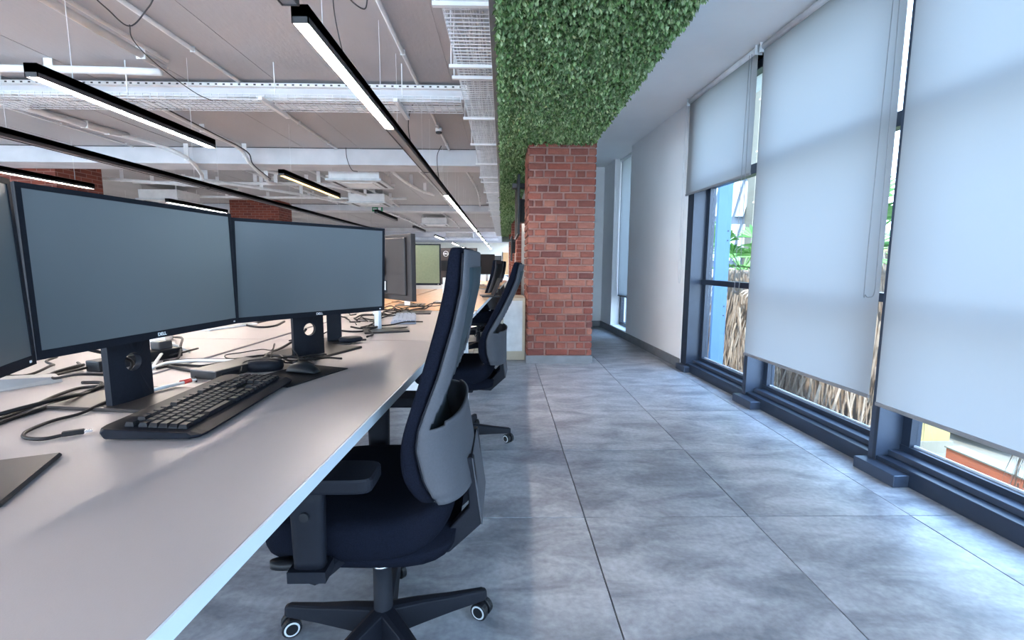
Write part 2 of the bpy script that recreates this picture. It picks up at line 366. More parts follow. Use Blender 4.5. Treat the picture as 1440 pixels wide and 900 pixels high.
# exterior skin beyond the fully glazed wall
PIERS = [2.385-1.25*k for k in range(-1, 7)]
wn = struct(B(.0, .20, 4.735, 4.872, 0, 2.74).build('window_1', MT['frame'], **WR), 'dark navy framed glazed wall with piers between its bays')
for k, s_ in enumerate(PIERS):
    pr = B(0, .17, s_, s_+.05, .05, 2.73).build('pier', MT['frame_lit'], wn, bevel=.002, seg=1)
    B(-.004, .0, s_-.004, s_+.016, .05, 2.73).build('pier_shade', MT['frame'], pr)  # dark strip: shade of the room-facing side put into colour
    B(-.075, .12, s_-.20, s_+.055, 0, .062).build('pier_foot', MT['frame_lit'], wn, bevel=.003, seg=1)
B(-.05, .12, 4.66, 4.868, 0, .062).build('pier_foot', MT['frame_lit'], wn, bevel=.003, seg=1)
ends = [4.735]+PIERS
for k in range(len(PIERS)):
    a1 = ends[k+1]+.05; b1 = ends[k] if k else 4.735
    B(.005, .2, a1, b1, 0, .085).build('sill_box', MT['frame'], wn, bevel=.003, seg=1)
    B(.07, .2, a1, b1, .085, .115).build('sill_step', MT['frame_lit'], wn, bevel=.002, seg=1)
    B(.135, .2, a1, b1, .115, .145).build('bottom_rail', MT['frame'], wn)
    B(.165, .175, a1+.05, b1-.05, .145, .155).build('gasket', MT['gasket'], wn)
    for z0, z1, nm in ((.895, .945, 'transom'), (1.84, 1.92, 'transom'), (2.66, 2.73, 'head_rail')):
        B(.12, .2, a1, b1, z0, z1).build(nm, MT['frame'], wn, bevel=.002, seg=1)
    for u in (a1, b1-.05): B(.14, .2, u, u+.05, .115, 2.70).build('mullion', MT['frame'], wn)
    for z0, z1 in ((.145, .895), (.945, 1.84), (1.92, 2.66)):
        B(.172, .178, a1+.05, b1-.05, z0, z1).build('pane', MT['glass'], wn)
struct(B(-.003, .2, 4.868, 4.885, 0, 2.74).build('trim_2', MT['white_paint'], **WR), 'white vertical corner strip where the plain wall meets the glazing')
B_ = B(.0, .24, YB, 4.87, 2.73, 3.1).build('wall_above_glazing', MT['wall_paint'], wr)
w2 = struct(B(.14, .20, 6.77, 7.58, .11, .17).build('window_2', MT['frame'], **WR), 'narrow tall window set back in the white wall')
for u in (6.77, 7.52): B(.14, .2, u, u+.06, .17, 2.73).build('mullion', MT['frame'], w2)
B(.14, .2, 6.83, 7.52, .60, .64).build('transom', MT['frame'], w2); B(.168, .172, 6.83, 7.52, .17, .60).build('pane', MT['glass'], w2); B(.168, .172, 6.83, 7.52, .64, 2.7).build('pane', MT['glass'], w2)
B(-.01, .14, 6.76, 7.59, .10, .115).build('window_sill', MT['white_paint'], w2)
# portals : sampling aids for sky light at the glazing, they give off no light of their own
for s0, s1, z0, z1 in ((-.1, 1.1, .1, 2.7), (1.1, 2.38, .1, 2.7), (2.4, 3.63, .1, 2.7), (3.68, 4.7, .1, 2.7), (6.8, 7.5, .1, 2.7), (-4, -.1, .1, 2.7)):
    L = bpy.data.lights.new('sky_portal', 'AREA'); L.shape = 'RECTANGLE'; L.size = z1-z0; L.size_y = s1-s0
    L.cycles.is_portal = True
    o = bpy.data.objects.new('sky_portal', L); col.objects.link(o); o.location = W((s0+s1)/2, .26, (z0+z1)/2)
    o.rotation_euler = (Matrix.Rotation(WTH, 3, 'Z') @ Matrix.Rotation(PI/2, 3, 'Y')).to_euler()
for nm_, loc_, rot_, sx_, sy_ in (('b', (-5.2, YB-.25, 1.5), (PI/2, 0, 0), 15.4, 2.8), ('l', (XL-.25, -1, 1.65), (PI/2, 0, -PI/2), 8, 2.6)):
    L = bpy.data.lights.new('sky_portal', 'AREA'); L.shape = 'RECTANGLE'; L.size = sx_; L.size_y = sy_; L.cycles.is_portal = True
    o = bpy.data.objects.new('sky_portal', L); col.objects.link(o); o.location = loc_; o.rotation_euler = rot_
# ---------------------------------------------------------------- ceiling beams, trunking, pipes
def beam(y0, y1, z0, x0=XL, x1=-.33, label=''):
    o = struct(B(x0, x1, y0, y1, z0, SL-.015).build('trim_3', MT['beam'], bevel=.004, seg=1), label); B(x0, x1-.02, y0+.02, y1-.02, SL-.016, SL).build('shadow_gap', MT['light_body'], o)
beam(8.19, 8.75, 2.724, label='white boxed beam crossing the slab, nearest the desks')
beam(15.9, 16.5, 2.79, label='second white boxed beam crossing the slab')
beam(26, 26.6, 2.79, label='third white boxed beam crossing the slab'); beam(35.5, 36.1, 2.79, label='last white boxed beam before the far wall')
tk = thing('cable_trunking', 'long white perforated trunking crossing the slab above the wire basket', 'trunking', (0, 5.3, 2.84))
B(XL+.1, -.36, 0, .10, 0, .125).build('trunking_body', MT['beam'], tk, bevel=.004, seg=1)
B(XL+.1, -.36, -.06, 0, .09, .125).build('flange', MT['conduit'], tk)
sl = MB()
for k in range(150): x = -.45-k*.08; sl.box(x-.012, x+.012, -.061, -.0595, .10, .115)
sl.build('slots', MT['light_body'], tk)['kind'] = 'stuff'
def wire_tray(name, label, loc, rz, L_, w_, h_, step, rw=.0029, nl=5, group=None):
    t = thing(name, label, 'cable tray', loc, rz, group); mb = MB()
    for k in range(nl+1):
        x = -w_/2+w_*k/nl; mb.box(x-rw, x+rw, 0, L_, -rw, rw)
    for sx in (-1, 1):
        for z in (h_*.5, h_): mb.box(sx*w_/2-rw, sx*w_/2+rw, 0, L_, z-rw, z+rw)
    y = 0
    while y < L_:
        mb.box(-w_/2, w_/2, y-rw, y+rw, -rw*2, 0)
        for sx in (-1, 1): mb.box(sx*w_/2-rw, sx*w_/2+rw, y-rw, y+rw, 0, h_)
        y += step
    o = mb.build('wire_mesh', MT['wire'], t, norm=False); o['kind'] = 'stuff'
    return t
t1 = wire_tray('wire_basket_tray', 'wire basket tray full of white cables running along beside the green soffit', (-.225, .8, 2.60), 0, 26, .275, .055, .05)
B(.15, .156, 0, 26, -.0, .012).build('edge_rail', MT['conduit'], t1)
cb_ = MB()
for k in range(15):
    x = random.uniform(-.11, .11); pts = []; y = 0; z = random.uniform(.006, .04)
    while y <= 25.6: pts.append((max(-.125, min(.125, x+random.uniform(-.03, .03))), y, z+random.uniform(-.004, .02))); y += .4
    cb_.tube(smooth_path(pts, 3), random.choice((.004, .005, .007)), 5)
cb_.build('cable_bundle', MT['wcable'], t1, smooth=True)['kind'] = 'stuff'
for y in (2.10, 2.91, 3.77, 3.99, 5.06, 6.13, 7.3, 8.42, 8.9, 10.18, 11.83, 13.57, 15.2):
    mb = MB().box(-.185, .165, y-.82, y-.79, -.036, -.012)
    for sx in (-.17, .15): mb.box(sx-.004, sx+.004, y-.809, y-.801, -.012, SL-2.60)
    mb.build('strut_bracket', MT['conduit'], t1)
t2 = wire_tray('wire_basket_tray', 'wire basket tray crossing the ceiling just in front of the perforated trunking', (-.40, 4.80, 2.60), PI/2, 12.2, .34, .05, .07, group=None)
cb_ = MB()
for k in range(14):
    x = random.uniform(-.14, .14); pts = []; y = 0; z = random.uniform(.006, .03)
    while y <= 12: pts.append((max(-.15, min(.15, x+random.uniform(-.03, .03))), y, z+random.uniform(-.003, .02))); y += .5
    cb_.tube(smooth_path(pts, 3), random.choice((.004, .006)), 5)
cb_.build('cable_bundle', MT['wcable'], t2, smooth=True)['kind'] = 'stuff'
for x in (-.98, -2.2, -3.6, -5.2, -7):
    mb = MB().box(-.30, .26, -x-.418, -x-.382, -.045, -.014).box(-.004, .004, -x-.404, -x-.396, -.012, .40)
    mb.build('strut_bracket', MT['conduit'], t2)
def pipe(name, label, cat, pts, r_, m='conduit', clips=True, parts=()):
    sp_ = smooth_path(pts, 6) if len(pts) > 2 else [Vector(q) for q in pts]
    org = sp_[0].copy(); t = thing(name, label, cat, org)
    MB().tube([q-org for q in sp_], r_, 8).build('pipe_run', MT[m], t, smooth=True)
    L = sum((sp_[i+1]-sp_[i]).length for i in range(len(sp_)-1))
    if clips:
        acc = .4; n = 0
        for i in range(len(sp_)-1):
            seg = (sp_[i+1]-sp_[i]); 
            while acc <= seg.length and n < 14:
                q = sp_[i]+seg.normalized()*acc-org; MB().box(q.x-r_*1.15, q.x+r_*1.15, q.y-.004, q.y+.004, q.z-r_*1.1, SL-org.z).build('clip', MT['conduit'], t); acc += 1.1; n += 1
            acc -= seg.length
    return t
CZ = 2.975
pipe('conduit', 'thin white conduit on the slab passing junction boxes, right of the long light row', 'conduit', [(-.905, .8, CZ), (-.905, 8.15, CZ)], .019)
pipe('conduit', 'straight white conduit on the slab over the first warm pendant light', 'conduit', [(-2.77, .8, CZ), (-2.77, 8.15, CZ)], .019)
pipe('pipe', 'thick white pipe at upper left running to a corner above the trunking', 'pipe', [(-3.23, .8, 2.93), (-3.23, 4.80, 2.93)], .035)
pipe('pipe', 'slimmer white pipe hugging the right of the thick pipe at upper left', 'pipe', [(-3.12, .8, 2.955), (-3.13, 4.7, 2.955)], .018, clips=False)
pipe('pipe', 'white pipe running sideways at far upper left to meet the thick pipe', 'pipe', [(-8, 4.76, 2.90), (-4.2, 4.78, 2.90), (-3.28, 4.82, 2.90)], .035)
pipe('hose', 'double white hose dipping below the first beam, left of the first warm light', 'hose', [(-5.72, 5.6, 2.93), (-5.70, 6.9, 2.93), (-5.45, 7.66, 2.92), (-5.15, 7.98, 2.78), (-5.3, 8.6, 2.63), (-6.0, 9.8, 2.66), (-6.6, 11.5, 2.75)], .032)
pipe('hose', 'white hose curving down over the first beam at the end of the first warm light', 'hose', [(-4.05, 5.4, 2.93), (-4.2, 7.0, 2.93), (-4.20, 7.8, 2.90), (-4.2, 8.1, 2.74), (-4.3, 8.8, 2.62), (-4.7, 10.0, 2.70), (-4.1, 10.6, 2.8)], .030)
pipe('hose', 'slim dark hose twisted along the white hose above the first warm light', 'hose', [(-4.0, 5.4, 2.92), (-4.12, 7.0, 2.91), (-4.12, 7.9, 2.86), (-4.14, 8.12, 2.70), (-4.24, 8.9, 2.60)], .009, m='light_body', clips=False)
pipe('conduit', 'very thin white conduit on the slab at far left beside the brick column', 'conduit', [(-6.15, 5.4, CZ), (-6.1, 8.15, CZ)], .012)
pipe('duct', 'broad flat white duct strip at left behind the cross tray', 'duct', [(-5.95, 5.3, 2.95), (-5.6, 7.4, 2.95)], .045)
k = 0
for (x, y0, y1) in ((-3.4, 9.0, 15.8), (-3.9, 9.2, 14.5), (-1.7, 9.0, 15.8), (-5.2, 9.4, 15.2), (-.75, 9.2, 15.7), (-2.3, 16.8, 25.5), (-4.3, 16.8, 25.5)):
    k += 1
    o = pipe('conduit', ['white conduit %s' % q for q in ('left of the lit second pendant', 'leftmost near the hose ends', 'between the long light row and the second pendant past the beam', 'past the first beam, far left over the dark rail', 'past the first beam, close to the cable tray', 'past the second beam toward the long light row', 'past the second beam toward the left')][k-1], 'conduit', [(x, y0, 2.93), (x+.02*k, (y0+y1)/2, 2.93), (x, y1, 2.93)], .025)
for (y, x0, x1, z, lb) in ((10.6, -8, -2.9, 2.80, 'white pipe crossing sideways behind the first beam'), (13.2, -9, -3.2, 2.85, 'white pipe crossing sideways far behind the first beam')):
    pipe('pipe', lb, 'pipe', [(x0, y, z), (x1, y+.1, z), (x1+.3, y+.5, z+.06)], .035)
for x, y, lb in ((-.905, 3.39, 'round dark junction box on the conduit at top centre'), (-2.77, 3.39, 'round dark junction box on the conduit at upper left'), (-.905, 6.9, 'dark junction box on the right conduit between tray and beam'), (-.75, 9.6, 'small dark junction box past the first beam')):
    t = thing('junction_box', lb, 'junction box', (x, y, 2.93)); MB().lathe([(.04, .0), (.05, .012), (.05, .05)], n=14).build('box_base', MT['conduit'], t, smooth=True)
    MB().lathe([(.02, -.03), (.042, -.022), (.045, .0)], n=14).build('dark_cap', MT['light_body'], t, smooth=True)
def droop(label, pts, r_=.005, m='light_body'):
    q0 = Vector(pts[0]); o = MB().tube([q-q0 for q in smooth_path(pts, 8)], r_, 5).build('hanging_wire', MT[m], smooth=True); o.location = q0; tag(o, label, 'wire')
droop('thin wire looping from the upper left junction box', [(-2.77, 3.39, 2.89), (-2.72, 3.5, 2.82), (-2.66, 3.62, 2.76), (-2.55, 3.66, 2.90), (-2.50, 3.66, 2.97)])
droop('wire drooping from the upper left loop to the cross tray', [(-2.66, 3.62, 2.77), (-2.70, 3.7, 2.70), (-2.69, 3.9, 2.62), (-2.72, 4.4, 2.58), (-2.74, 4.75, 2.61)], .004)
droop('wire looping from the top centre junction box to the slab', [(-.905, 3.39, 2.88), (-.93, 3.38, 2.78), (-1.03, 3.33, 2.84), (-1.10, 3.28, 2.99)])
droop('straight wire hanging from the slab by the lit row at top centre', [(-1.10, 3.28, 2.99), (-1.10, 3.30, 2.7), (-1.04, 3.35, 2.34)], .004)
droop('curled wire hanging from the slab under the second conduit bay', [(-.905, 5.75, 2.97), (-1.05, 5.75, 2.93), (-1.12, 5.8, 2.7), (-1.08, 5.9, 2.34)], .006)
droop('thin wire falling across the face of the first beam', [(-2.6, 8.1, 2.98), (-2.58, 8.08, 2.8), (-2.5, 8.05, 2.62), (-2.42, 8.1, 2.60)], .006)
droop('thin wire with a small knot hanging near the cable tray at the first beam', [(-1.0, 7.9, 2.98), (-1.07, 7.9, 2.8), (-1.05, 8.0, 2.45), (-.99, 8.2, 2.34)], .006)
for lb, pts in (('kinked white pipe left of the lit second pendant, nearest piece', [(-4.9, 9.0, 2.85), (-4.3, 9.5, 2.80), (-3.9, 9.6, 2.68), (-3.5, 10.3, 2.68), (-3.4, 12.0, 2.75)]),
                ('long kinked white pipe passing behind the black rail', [(-7.2, 9.0, 2.85), (-6.1, 9.6, 2.72), (-5.2, 10.8, 2.70), (-4.6, 12.5, 2.72), (-4.2, 14.8, 2.80)]),
                ('short white pipe bent up beside the first ceiling cassette', [(-2.2, 9.0, 2.9), (-2.05, 10.0, 2.78), (-1.9, 11.2, 2.76), (-1.8, 12.6, 2.86)]),
                ('white pipe pair end crossing under the left brick column top', [(-9.5, 10.2, 2.85), (-7.6, 10.4, 2.78), (-6.2, 11.4, 2.78)])):
    pipe('pipe', lb, 'pipe', pts, .033)
# air conditioning cassettes
def ac(x, y, w_, d_, h_, z, label):
    t = thing('air_conditioner', label, 'air conditioner', (x, y, z)); B(-w_/2, w_/2, -d_/2, d_/2, .04, h_).build('casing', MT['conduit'], t, bevel=.01)
    B(-w_/2-.05, w_/2+.05, -d_/2-.05, d_/2+.05, 0, .04).build('fascia', MT['whitep'], t, bevel=.01); B(-w_/2+.18, w_/2-.18, -d_/2+.18, d_/2-.18, -.012, 0).build('grille', MT['conduit'], t, bevel=.004)
    for sx in (-1, 1): B(sx*(w_/2-.06)-.03, sx*(w_/2-.06)+.03, -d_/2+.12, d_/2-.12, -.004, 0.001).build('air_slot', MT['light_body'], t)
    mb = MB()
    for sx in (-1, 1):
        for sy in (-1, 1): mb.tube([(sx*w_/2*.9, sy*d_/2*.9, h_), (sx*w_/2*.9, sy*d_/2*.9, SL-z)], .006, 5)
    mb.build('hanger_rod', MT['conduit'], t)
ac(-2.80, 9.6, .95, .95, .22, 2.62, 'white ceiling cassette unit just past the first beam')
ac(-3.60, 13.2, .95, .9, .24, 2.66, 'white ceiling cassette unit left of the exit sign')
ac(-2.75, 19.6, 1.0, .9, .26, 2.62, 'white ceiling cassette unit beyond the exit sign, nearest the row of lit strips')
ac(-2.6, 29, 1.6, .9, .26, 2.62, 'smallest white ceiling cassette unit, farthest off')
ac(-8.6, 12.6, .95, .9, .26, 2.62, 'white ceiling cassette unit by the left brick columns')
e = thing('exit_sign', 'green and white emergency exit sign hanging under the second beam', 'sign', (-4.1, 15.75, 2.83))
B(-.17, .17, -.02, .02, -.08, .09).build('sign_box', MT['green_sign'], e, bevel=.004)
mb = MB().box(.03, .12, -.022, -.02, -.045, .055); mb.box(-.11, -.02, -.022, -.02, -.01, .015)
mb.add([(-.15, -.022, .002), (-.10, -.022, .035), (-.10, -.022, -.03)], [(0, 1, 2)]); mb.build('pictogram', MT['logo'], e)
B(-.003, .003, -.003, .003, .09, .17).build('hanger', MT['light_body'], e)
# ---------------------------------------------------------------- linear lights
def strip(x, y0, y1, lit, label, z=2.25, group=None, wd=.083, parts=1, wires=True):
    t = thing('strip_light', label, 'light', (x, y0, z), group=group); L_ = y1-y0
    mb = MB().box(-wd/2, -wd/2+.006, 0, L_, 0, .085).box(wd/2-.006, wd/2, 0, L_, 0, .085).box(-wd/2, wd/2, 0, L_, .03, .085).box(-wd/2, wd/2, 0, .006, 0, .085).box(-wd/2, wd/2, L_-.006, L_, 0, .085)
    mb.build('housing', MT['light_body'], t, norm=False)
    for k_ in range(parts): B(-wd/2+.007, wd/2-.007, L_*k_/parts+.007, L_*(k_+1)/parts-.007, .006, .028).build('diffuser', MT['lit_y' if lit == 2 else 'lit' if lit else 'diffuser'], t)
    if wires:
        for yy in (.3, L_-.3): B(-.0015, .0015, yy-.0015, yy+.0015, .085, SL-z).build('suspension_wire', MT['wire'], t)
    return t
LC = -.985
strip(LC-.02, .2, 2.40, False, 'unlit dark strip light at top of the photo, in front of the first lit one', z=2.30)
strip(LC, 2.45, 4.28, True, 'brightly lit strip light in the long row, nearest of that row')
strip(LC, 4.28, 6.25, False, 'unlit strip light directly after the bright nearest one', z=2.25)
strip(LC, 6.25, 8.28, False, 'second unlit strip light in the long row, under the first beam', z=2.25)
nm = ['first', 'second', 'third', 'fourth', 'fifth', 'sixth', 'seventh', 'eighth', 'ninth']
for i, (y0, y1) in enumerate([(8.3, 10.3), (10.35, 12.4), (12.4, 14.6), (14.6, 17.6), (18.4, 21), (22, 24.6), (26, 29), (31, 34), (36, 40)]):
    strip(LC, y0, y1, True, 'lit strip light in the long row, %s lit one past the unlit pair' % nm[i], wires=True)
LA = -2.975
strip(LA, 3.18, 5.03, True, 'lit pendant strip light at upper left, nearest of the second row')
strip(LA, 6.55, 8.75, 2, 'lit yellowish pendant strip light hanging above the second monitor')
strip(LA, 11.3, 13.4, False, 'short unlit strip light just right of the exit sign')
strip(LA, 16.0, 18.2, False, 'unlit strip light seen over the brown monitor back')
for i, (y0, y1) in enumerate(((21, 24), (28, 32), (35, 39))): strip(LA, y0, y1, True, 'lit strip light in the second row, %s of its far three' % ('nearest', 'middle', 'farthest')[i])
for i, (y0, y1) in enumerate(((2.0, 4.4), (4.42, 7.75), (7.77, 11.0), (11.02, 14.2), (14.22, 17.4))):
    strip(-4.70, y0, y1, False, 'dark unlit strip of the long black row at left, %s in it' % nm[i], group=None, z=2.25)
strip(-6.62, 5.7, 7.9, True, 'lit strip light just showing above the near large monitor at left')
strip(-6.62, 9.6, 11.6, True, 'lit strip light partly hidden above the corner between the two large monitors')
for i, (x, y) in enumerate(((-10.2, 4), (-10.2, 8), (-10.2, 12.9), (LC, -3.4), (LA, -2), (-4.7, -3), (-6.62, -1), (-6.62, 2.2), (-9, -1), (-6.6, 16), (-9, 17), (-9, 22))):  # lit strips added in further rows to fill the interior with light
    strip(x, y, y+2.1, True, 'added lit fill strip light %s' % ('nearest the left wall row start', 'second of the left wall row', 'third of the left wall row', 'behind the camera in the long row', 'behind the camera in the second row', 'behind the camera in the black row', 'behind the camera, fourth row', 'beside the camera, fourth row', 'behind the camera by the left wall', 'far in the fourth row', 'far in the left wall row', 'farthest in the left wall row')[i])
# ---------------------------------------------------------------- brick pillar, brick by brick
PX0, PX1, PY0, PY1, PT = .264, .988, 5.10, 5.84, 2.385
pil = thing('brick_pillar', 'square red brick pillar under the green ceiling, nearest of the pillars', 'pillar', ((PX0+PX1)/2, (PY0+PY1)/2, 0))
ox, oy = (PX0+PX1)/2, (PY0+PY1)/2
B(PX0+.016-ox, PX1-.016-ox, PY0+.016-oy, PY1-.016-oy, 0, 2.40).build('mortar_core', MT['mortar'], pil)
sk = MB().box(PX0-.006-ox, PX1+.006-ox, PY0-.006-oy, PY1+.006-oy, 0, .085).build('skirting', MT['skirt'], pil)
def brick_mesh(L, H_, D_):
    j = lambda s_: random.uniform(-s_, s_)
    m_ = MB(); e_ = .006
    fr = [(-L/2+e_+j(.003), 0, -H_/2+e_+j(.004)), (L/2-e_+j(.003), 0, -H_/2+e_+j(.004)), (L/2-e_+j(.003), 0, H_/2-e_+j(.002)), (-L/2+e_+j(.003), 0, H_/2-e_+j(.002))]
    md = [(-L/2+j(.002), e_, -H_/2+j(.0015)), (L/2+j(.002), e_, -H_/2+j(.0015)), (L/2+j(.002), e_, H_/2+j(.0015)), (-L/2+j(.002), e_, H_/2+j(.0015))]
    bk = [(q[0], D_, q[2]) for q in md]
    fr = [(q[0], j(.0025), q[2]) for q in fr]
    m_.loft([fr, md, bk])
    me = bpy.data.meshes.new('brick'); me.from_pydata(m_.v, [], m_.f); me.materials.append(MT['brick']); me.update(); return me
NC = 30; CH = (PT-.085)/NC
pool = {}
def variants(L):
    k_ = round(L, 2)
    if k_ not in pool: pool[k_] = [brick_mesh(k_, CH-.016, .03) for _ in range(4)]
    return random.choice(pool[k_])
rows_right = MB()
for side in range(3):
    for c_ in range(NC):
        wid = PX1-PX0; z = .085+CH*(c_+.5)
        long_ = c_ % 2 == 0; x = 0
        off = random.choice((.0, .06, .11))
        lens = []
        while x < wid-.02:
            L = (random.choice((.2, .23, .24, .26)) if long_ else random.choice((.1, .115, .12, .13)))
            if not lens: L = max(.07, L-off)
            if wid-x-L < .06: L = wid-x
            lens.append((x, L)); x += L
        for (x, L) in lens:
            me = variants(L-.016)
            if side == 0:
                o = bpy.data.objects.new('brick', me); col.objects.link(o); o.parent = pil; o.location = (PX0-ox+x+L/2, PY0-oy, z)
            elif side == 1:
                o = bpy.data.objects.new('brick', me); col.objects.link(o); o.parent = pil; o.location = (PX0-ox, PY1-oy-x-L/2, z); o.rotation_euler.z = -PI/2
            else:
                T = Matrix.Translation((PX1-ox, PY0-oy+x+L/2, z)) @ Matrix.Rotation(PI/2, 4, 'Z')
                rows_right.add([T @ v.co for v in me.vertices], [tuple(f.vertices) for f in me.polygons])
rows_right.build('bricks_on_right_face', MT['brick'], pil)['kind'] = 'stuff'
def far_pillar(x0, x1, y0, y1, z1, label):
    t = thing('brick_pillar', label, 'pillar', ((x0+x1)/2, (y0+y1)/2, 0)); B(-(x1-x0)/2, (x1-x0)/2, -(y1-y0)/2, (y1-y0)/2, .08, z1).build('brickwork', MT['brickwall'], t, bevel=.004, seg=1)
    B(-(x1-x0)/2-.005, (x1-x0)/2+.005, -(y1-y0)/2-.005, (y1-y0)/2+.005, 0, .08).build('skirting', MT['skirt'], t)
far_pillar(.264, .98, 9.2, 9.9, 2.40, 'orange-red brick pillar just behind the near pillar, below the hung screen')
far_pillar(.264, .98, 14.5, 15.2, 2.40, 'third brick pillar along the cabinets, narrow sliver in view'); far_pillar(.264, .98, 20, 20.7, 2.40, 'farthest brick pillar under the green ceiling')
far_pillar(-9.0, -8.0, 8.8, 9.8, 3.0, 'brown brick column at the left edge above the near large monitor')
far_pillar(-8.45, -6.95, 15.0, 15.9, 3.0, 'dark red brick column above the second large monitor')
# ---------------------------------------------------------------- foliage soffit
def leaves(name, x0, x1, y0, y1, dens, size, parent, zb=2.392):
    n = int((x1-x0)*(y1-y0)*dens); v = np.zeros((n*3, 4, 3)); rng = np.random.RandomState(3)
    c = np.stack([rng.uniform(x0, x1, n), rng.uniform(y0, y1, n), zb-rng.uniform(0, .045, n)], 1)
    ang = rng.uniform(0, 2*PI, n); til = rng.uniform(.35, 1.35, n)
    for q in range(3):
        an = ang+(q-1)*.75+rng.uniform(-.2, .2, n); ti = til+rng.uniform(-.25, .25, n)
        d = np.stack([np.cos(an)*np.cos(ti), np.sin(an)*np.cos(ti), -np.sin(ti)], 1)
        u = np.stack([-np.sin(an), np.cos(an), np.zeros(n)], 1); nn = np.cross(d, u)
        L = size*rng.uniform(.7, 1.25, n)[:, None]*(1 if q == 1 else .8); wd = L*.30
        v[q::3, 0] = c; v[q::3, 1] = c+d*L*.55+u*wd+nn*wd*.4; v[q::3, 2] = c+d*L; v[q::3, 3] = c+d*L*.55-u*wd+nn*wd*.4
    N = n*3; vv = v.reshape(-1, 3); idx = np.arange(N)*4
    f = np.concatenate([np.stack([idx, idx+1, idx+2], 1), np.stack([idx, idx+2, idx+3], 1)])
    me = bpy.data.meshes.new(name); me.vertices.add(len(vv)); me.vertices.foreach_set('co', vv.ravel())
    me.loops.add(f.size); me.loops.foreach_set('vertex_index', f.ravel()); me.polygons.add(len(f)); me.polygons.foreach_set('loop_start', np.arange(0, f.size, 3)); me.polygons.foreach_set('loop_total', np.full(len(f), 3))
    me.update(); me.validate(); me.materials.append(MT['leaf'])
    o = bpy.data.objects.new(name, me); col.objects.link(o); o.parent = parent; o['kind'] = 'stuff'; return o
gr = thing('foliage_soffit', 'dense green artificial leaf covering on the dropped ceiling strip', 'greenery', (0, 0, 0))
B(-.035, .965, .6, 29, 2.385, 2.399).build('backing_panel', MT['moss'], gr)
leaves('foliage', -.035, .955, .9, 4.9, 8500, .032, gr); leaves('foliage', -.035, .955, 4.9, 9.2, 4500, .038, gr); leaves('foliage', -.035, .30, 9.2, 22, 1100, .07, gr)
# hanging planting panels further back (lower strips)
# ---------------------------------------------------------------- wall items behind pillar
def tv(x, y0, y1, z0, z1, label):
    t = thing('wall_screen', label, 'television', (x, (y0+y1)/2, z0)); L = (y1-y0)/2
    B(-.03, 0, -L, L, 0, z1-z0).build('screen_body', MT['black'], t, bevel=.004); B(-.032, -.03, -L+.015, L-.015, .02, z1-z0-.02).build('screen_glass', MT['pad'], t)
    B(0, .14, -.15, .15, .2, .5).build('wall_mount', MT['light_body'], t); B(-.09, .14, -L*.5, -L*.3, z1-z0-.12, z1-z0-.06).build('mount_arm', MT['light_body'], t)
tv(.215, 6.0, 7.3, 1.46, 2.20, 'black screen hung edge-on beside the near brick pillar')
tv(.235, 11.4, 12.7, 1.15, 1.75, 'second smaller looking screen hung edge-on past the orange-red pillar')
def cabinet(x0, x1, y0, y1, z1, label):
    t = thing('low_cabinet', label, 'cabinet', ((x0+x1)/2, y0, 0)); hw = (x1-x0)/2; D_ = y1-y0
    B(-hw, hw, .02, D_, .0, z1).build('body', MT['trimwood'], t, bevel=.003, seg=1)
    mb = MB().box(-hw, hw, 0, .02, 0, .10).box(-hw, hw, 0, .02, z1-.03, z1).box(-hw, -hw+.03, 0, .02, .10, z1-.03).box(hw-.03, hw, 0, .02, .10, z1-.03)
    mb.build('face_frame', MT['trimwood'], t); B(-hw+.03, hw-.03, .008, .02, .10, z1-.03).build('door_panel', MT['whitep'], t)
cabinet(-.02, .255, 5.28, 5.80, .71, 'low cabinet with pale wooden frame and white panel left of the brick pillar')
# ================================================================ DESKS
DTH = math.atan(.045)                       # benches are slightly skewed to the building
def DW(u, v, z=0):                          # u along bench, v from its aisle edge to the left
    return Vector((-.348+math.sin(DTH)*u-math.cos(DTH)*v, math.cos(DTH)*u+math.sin(DTH)*v, z))
def desk(u0, u1, side, top, label, legs=(True, True), ledge=True):
    c = DW(u0, 0 if side == 0 else 1.62); t = thing('desk', label, 'desk', (c.x, c.y, 0), -DTH); L = u1-u0
    x1, x0 = (0, -.80) if side == 0 else (.80, .02)
    if side: x0, x1 = .01, .80
    g_ = .0015
    B(x0, x1-.002 if side == 0 else x1, g_, L-g_, .7255, .75).build('worktop', MT[top], t, bevel=.0015, seg=1)
    if side == 0: B(-.002, .0015, g_, L-g_, .7255, .7498).build('edge_band', MT['edge'], t)
    for k_, yy in enumerate((.06, L-.11)):
        if not legs[k_]: continue
        lx = (-.085 if side == 0 else .085)
        if side == 0: B(-.13, -.08, yy, yy+.05, 0, .70).build('leg', MT['legw'], t, bevel=.004, seg=1)
        else: B(.06, .11, yy, yy+.05, 0, .70).build('leg', MT['legw'], t, bevel=.004, seg=1)
        B(x0+.02, x1-.08, yy, yy+.05, .68, .725).build('cross_rail', MT['legw'], t)
    B((-.60 if side == 0 else .30), (-.56 if side == 0 else .34), .06, L-.06, .67, .71).build('long_rail', MT['light_body'], t)
    return t
US = [-2.10, -.70, .70, 2.10, 3.50]
desk(-.70, 2.10, 0, 'desk', 'long pale laminate desk carrying the two large monitors and black keyboard', (False, False))
desk(2.10, 3.44, 0, 'desk', 'pale laminate desk past the first seam, with the brown-backed monitor', (False, False))
desk(-.70, .70, 1, 'desk', 'pale desk across the bench at the front left, facing away', (True, False))
desk(.70, 2.10, 1, 'desk', 'pale desk across the bench, behind the two large monitors', (False, False))
desk(2.10, 3.44, 1, 'desk', 'pale desk across the bench, behind the silver monitor stands', (False, True))
desk(3.50, 4.90, 0, 'wood', 'orange wood topped desk nearest, its white leg beside the second chair', (True, False))
desk(4.90, 6.30, 0, 'wood', 'orange wood topped desk second along, under the open laptop end', (False, True))
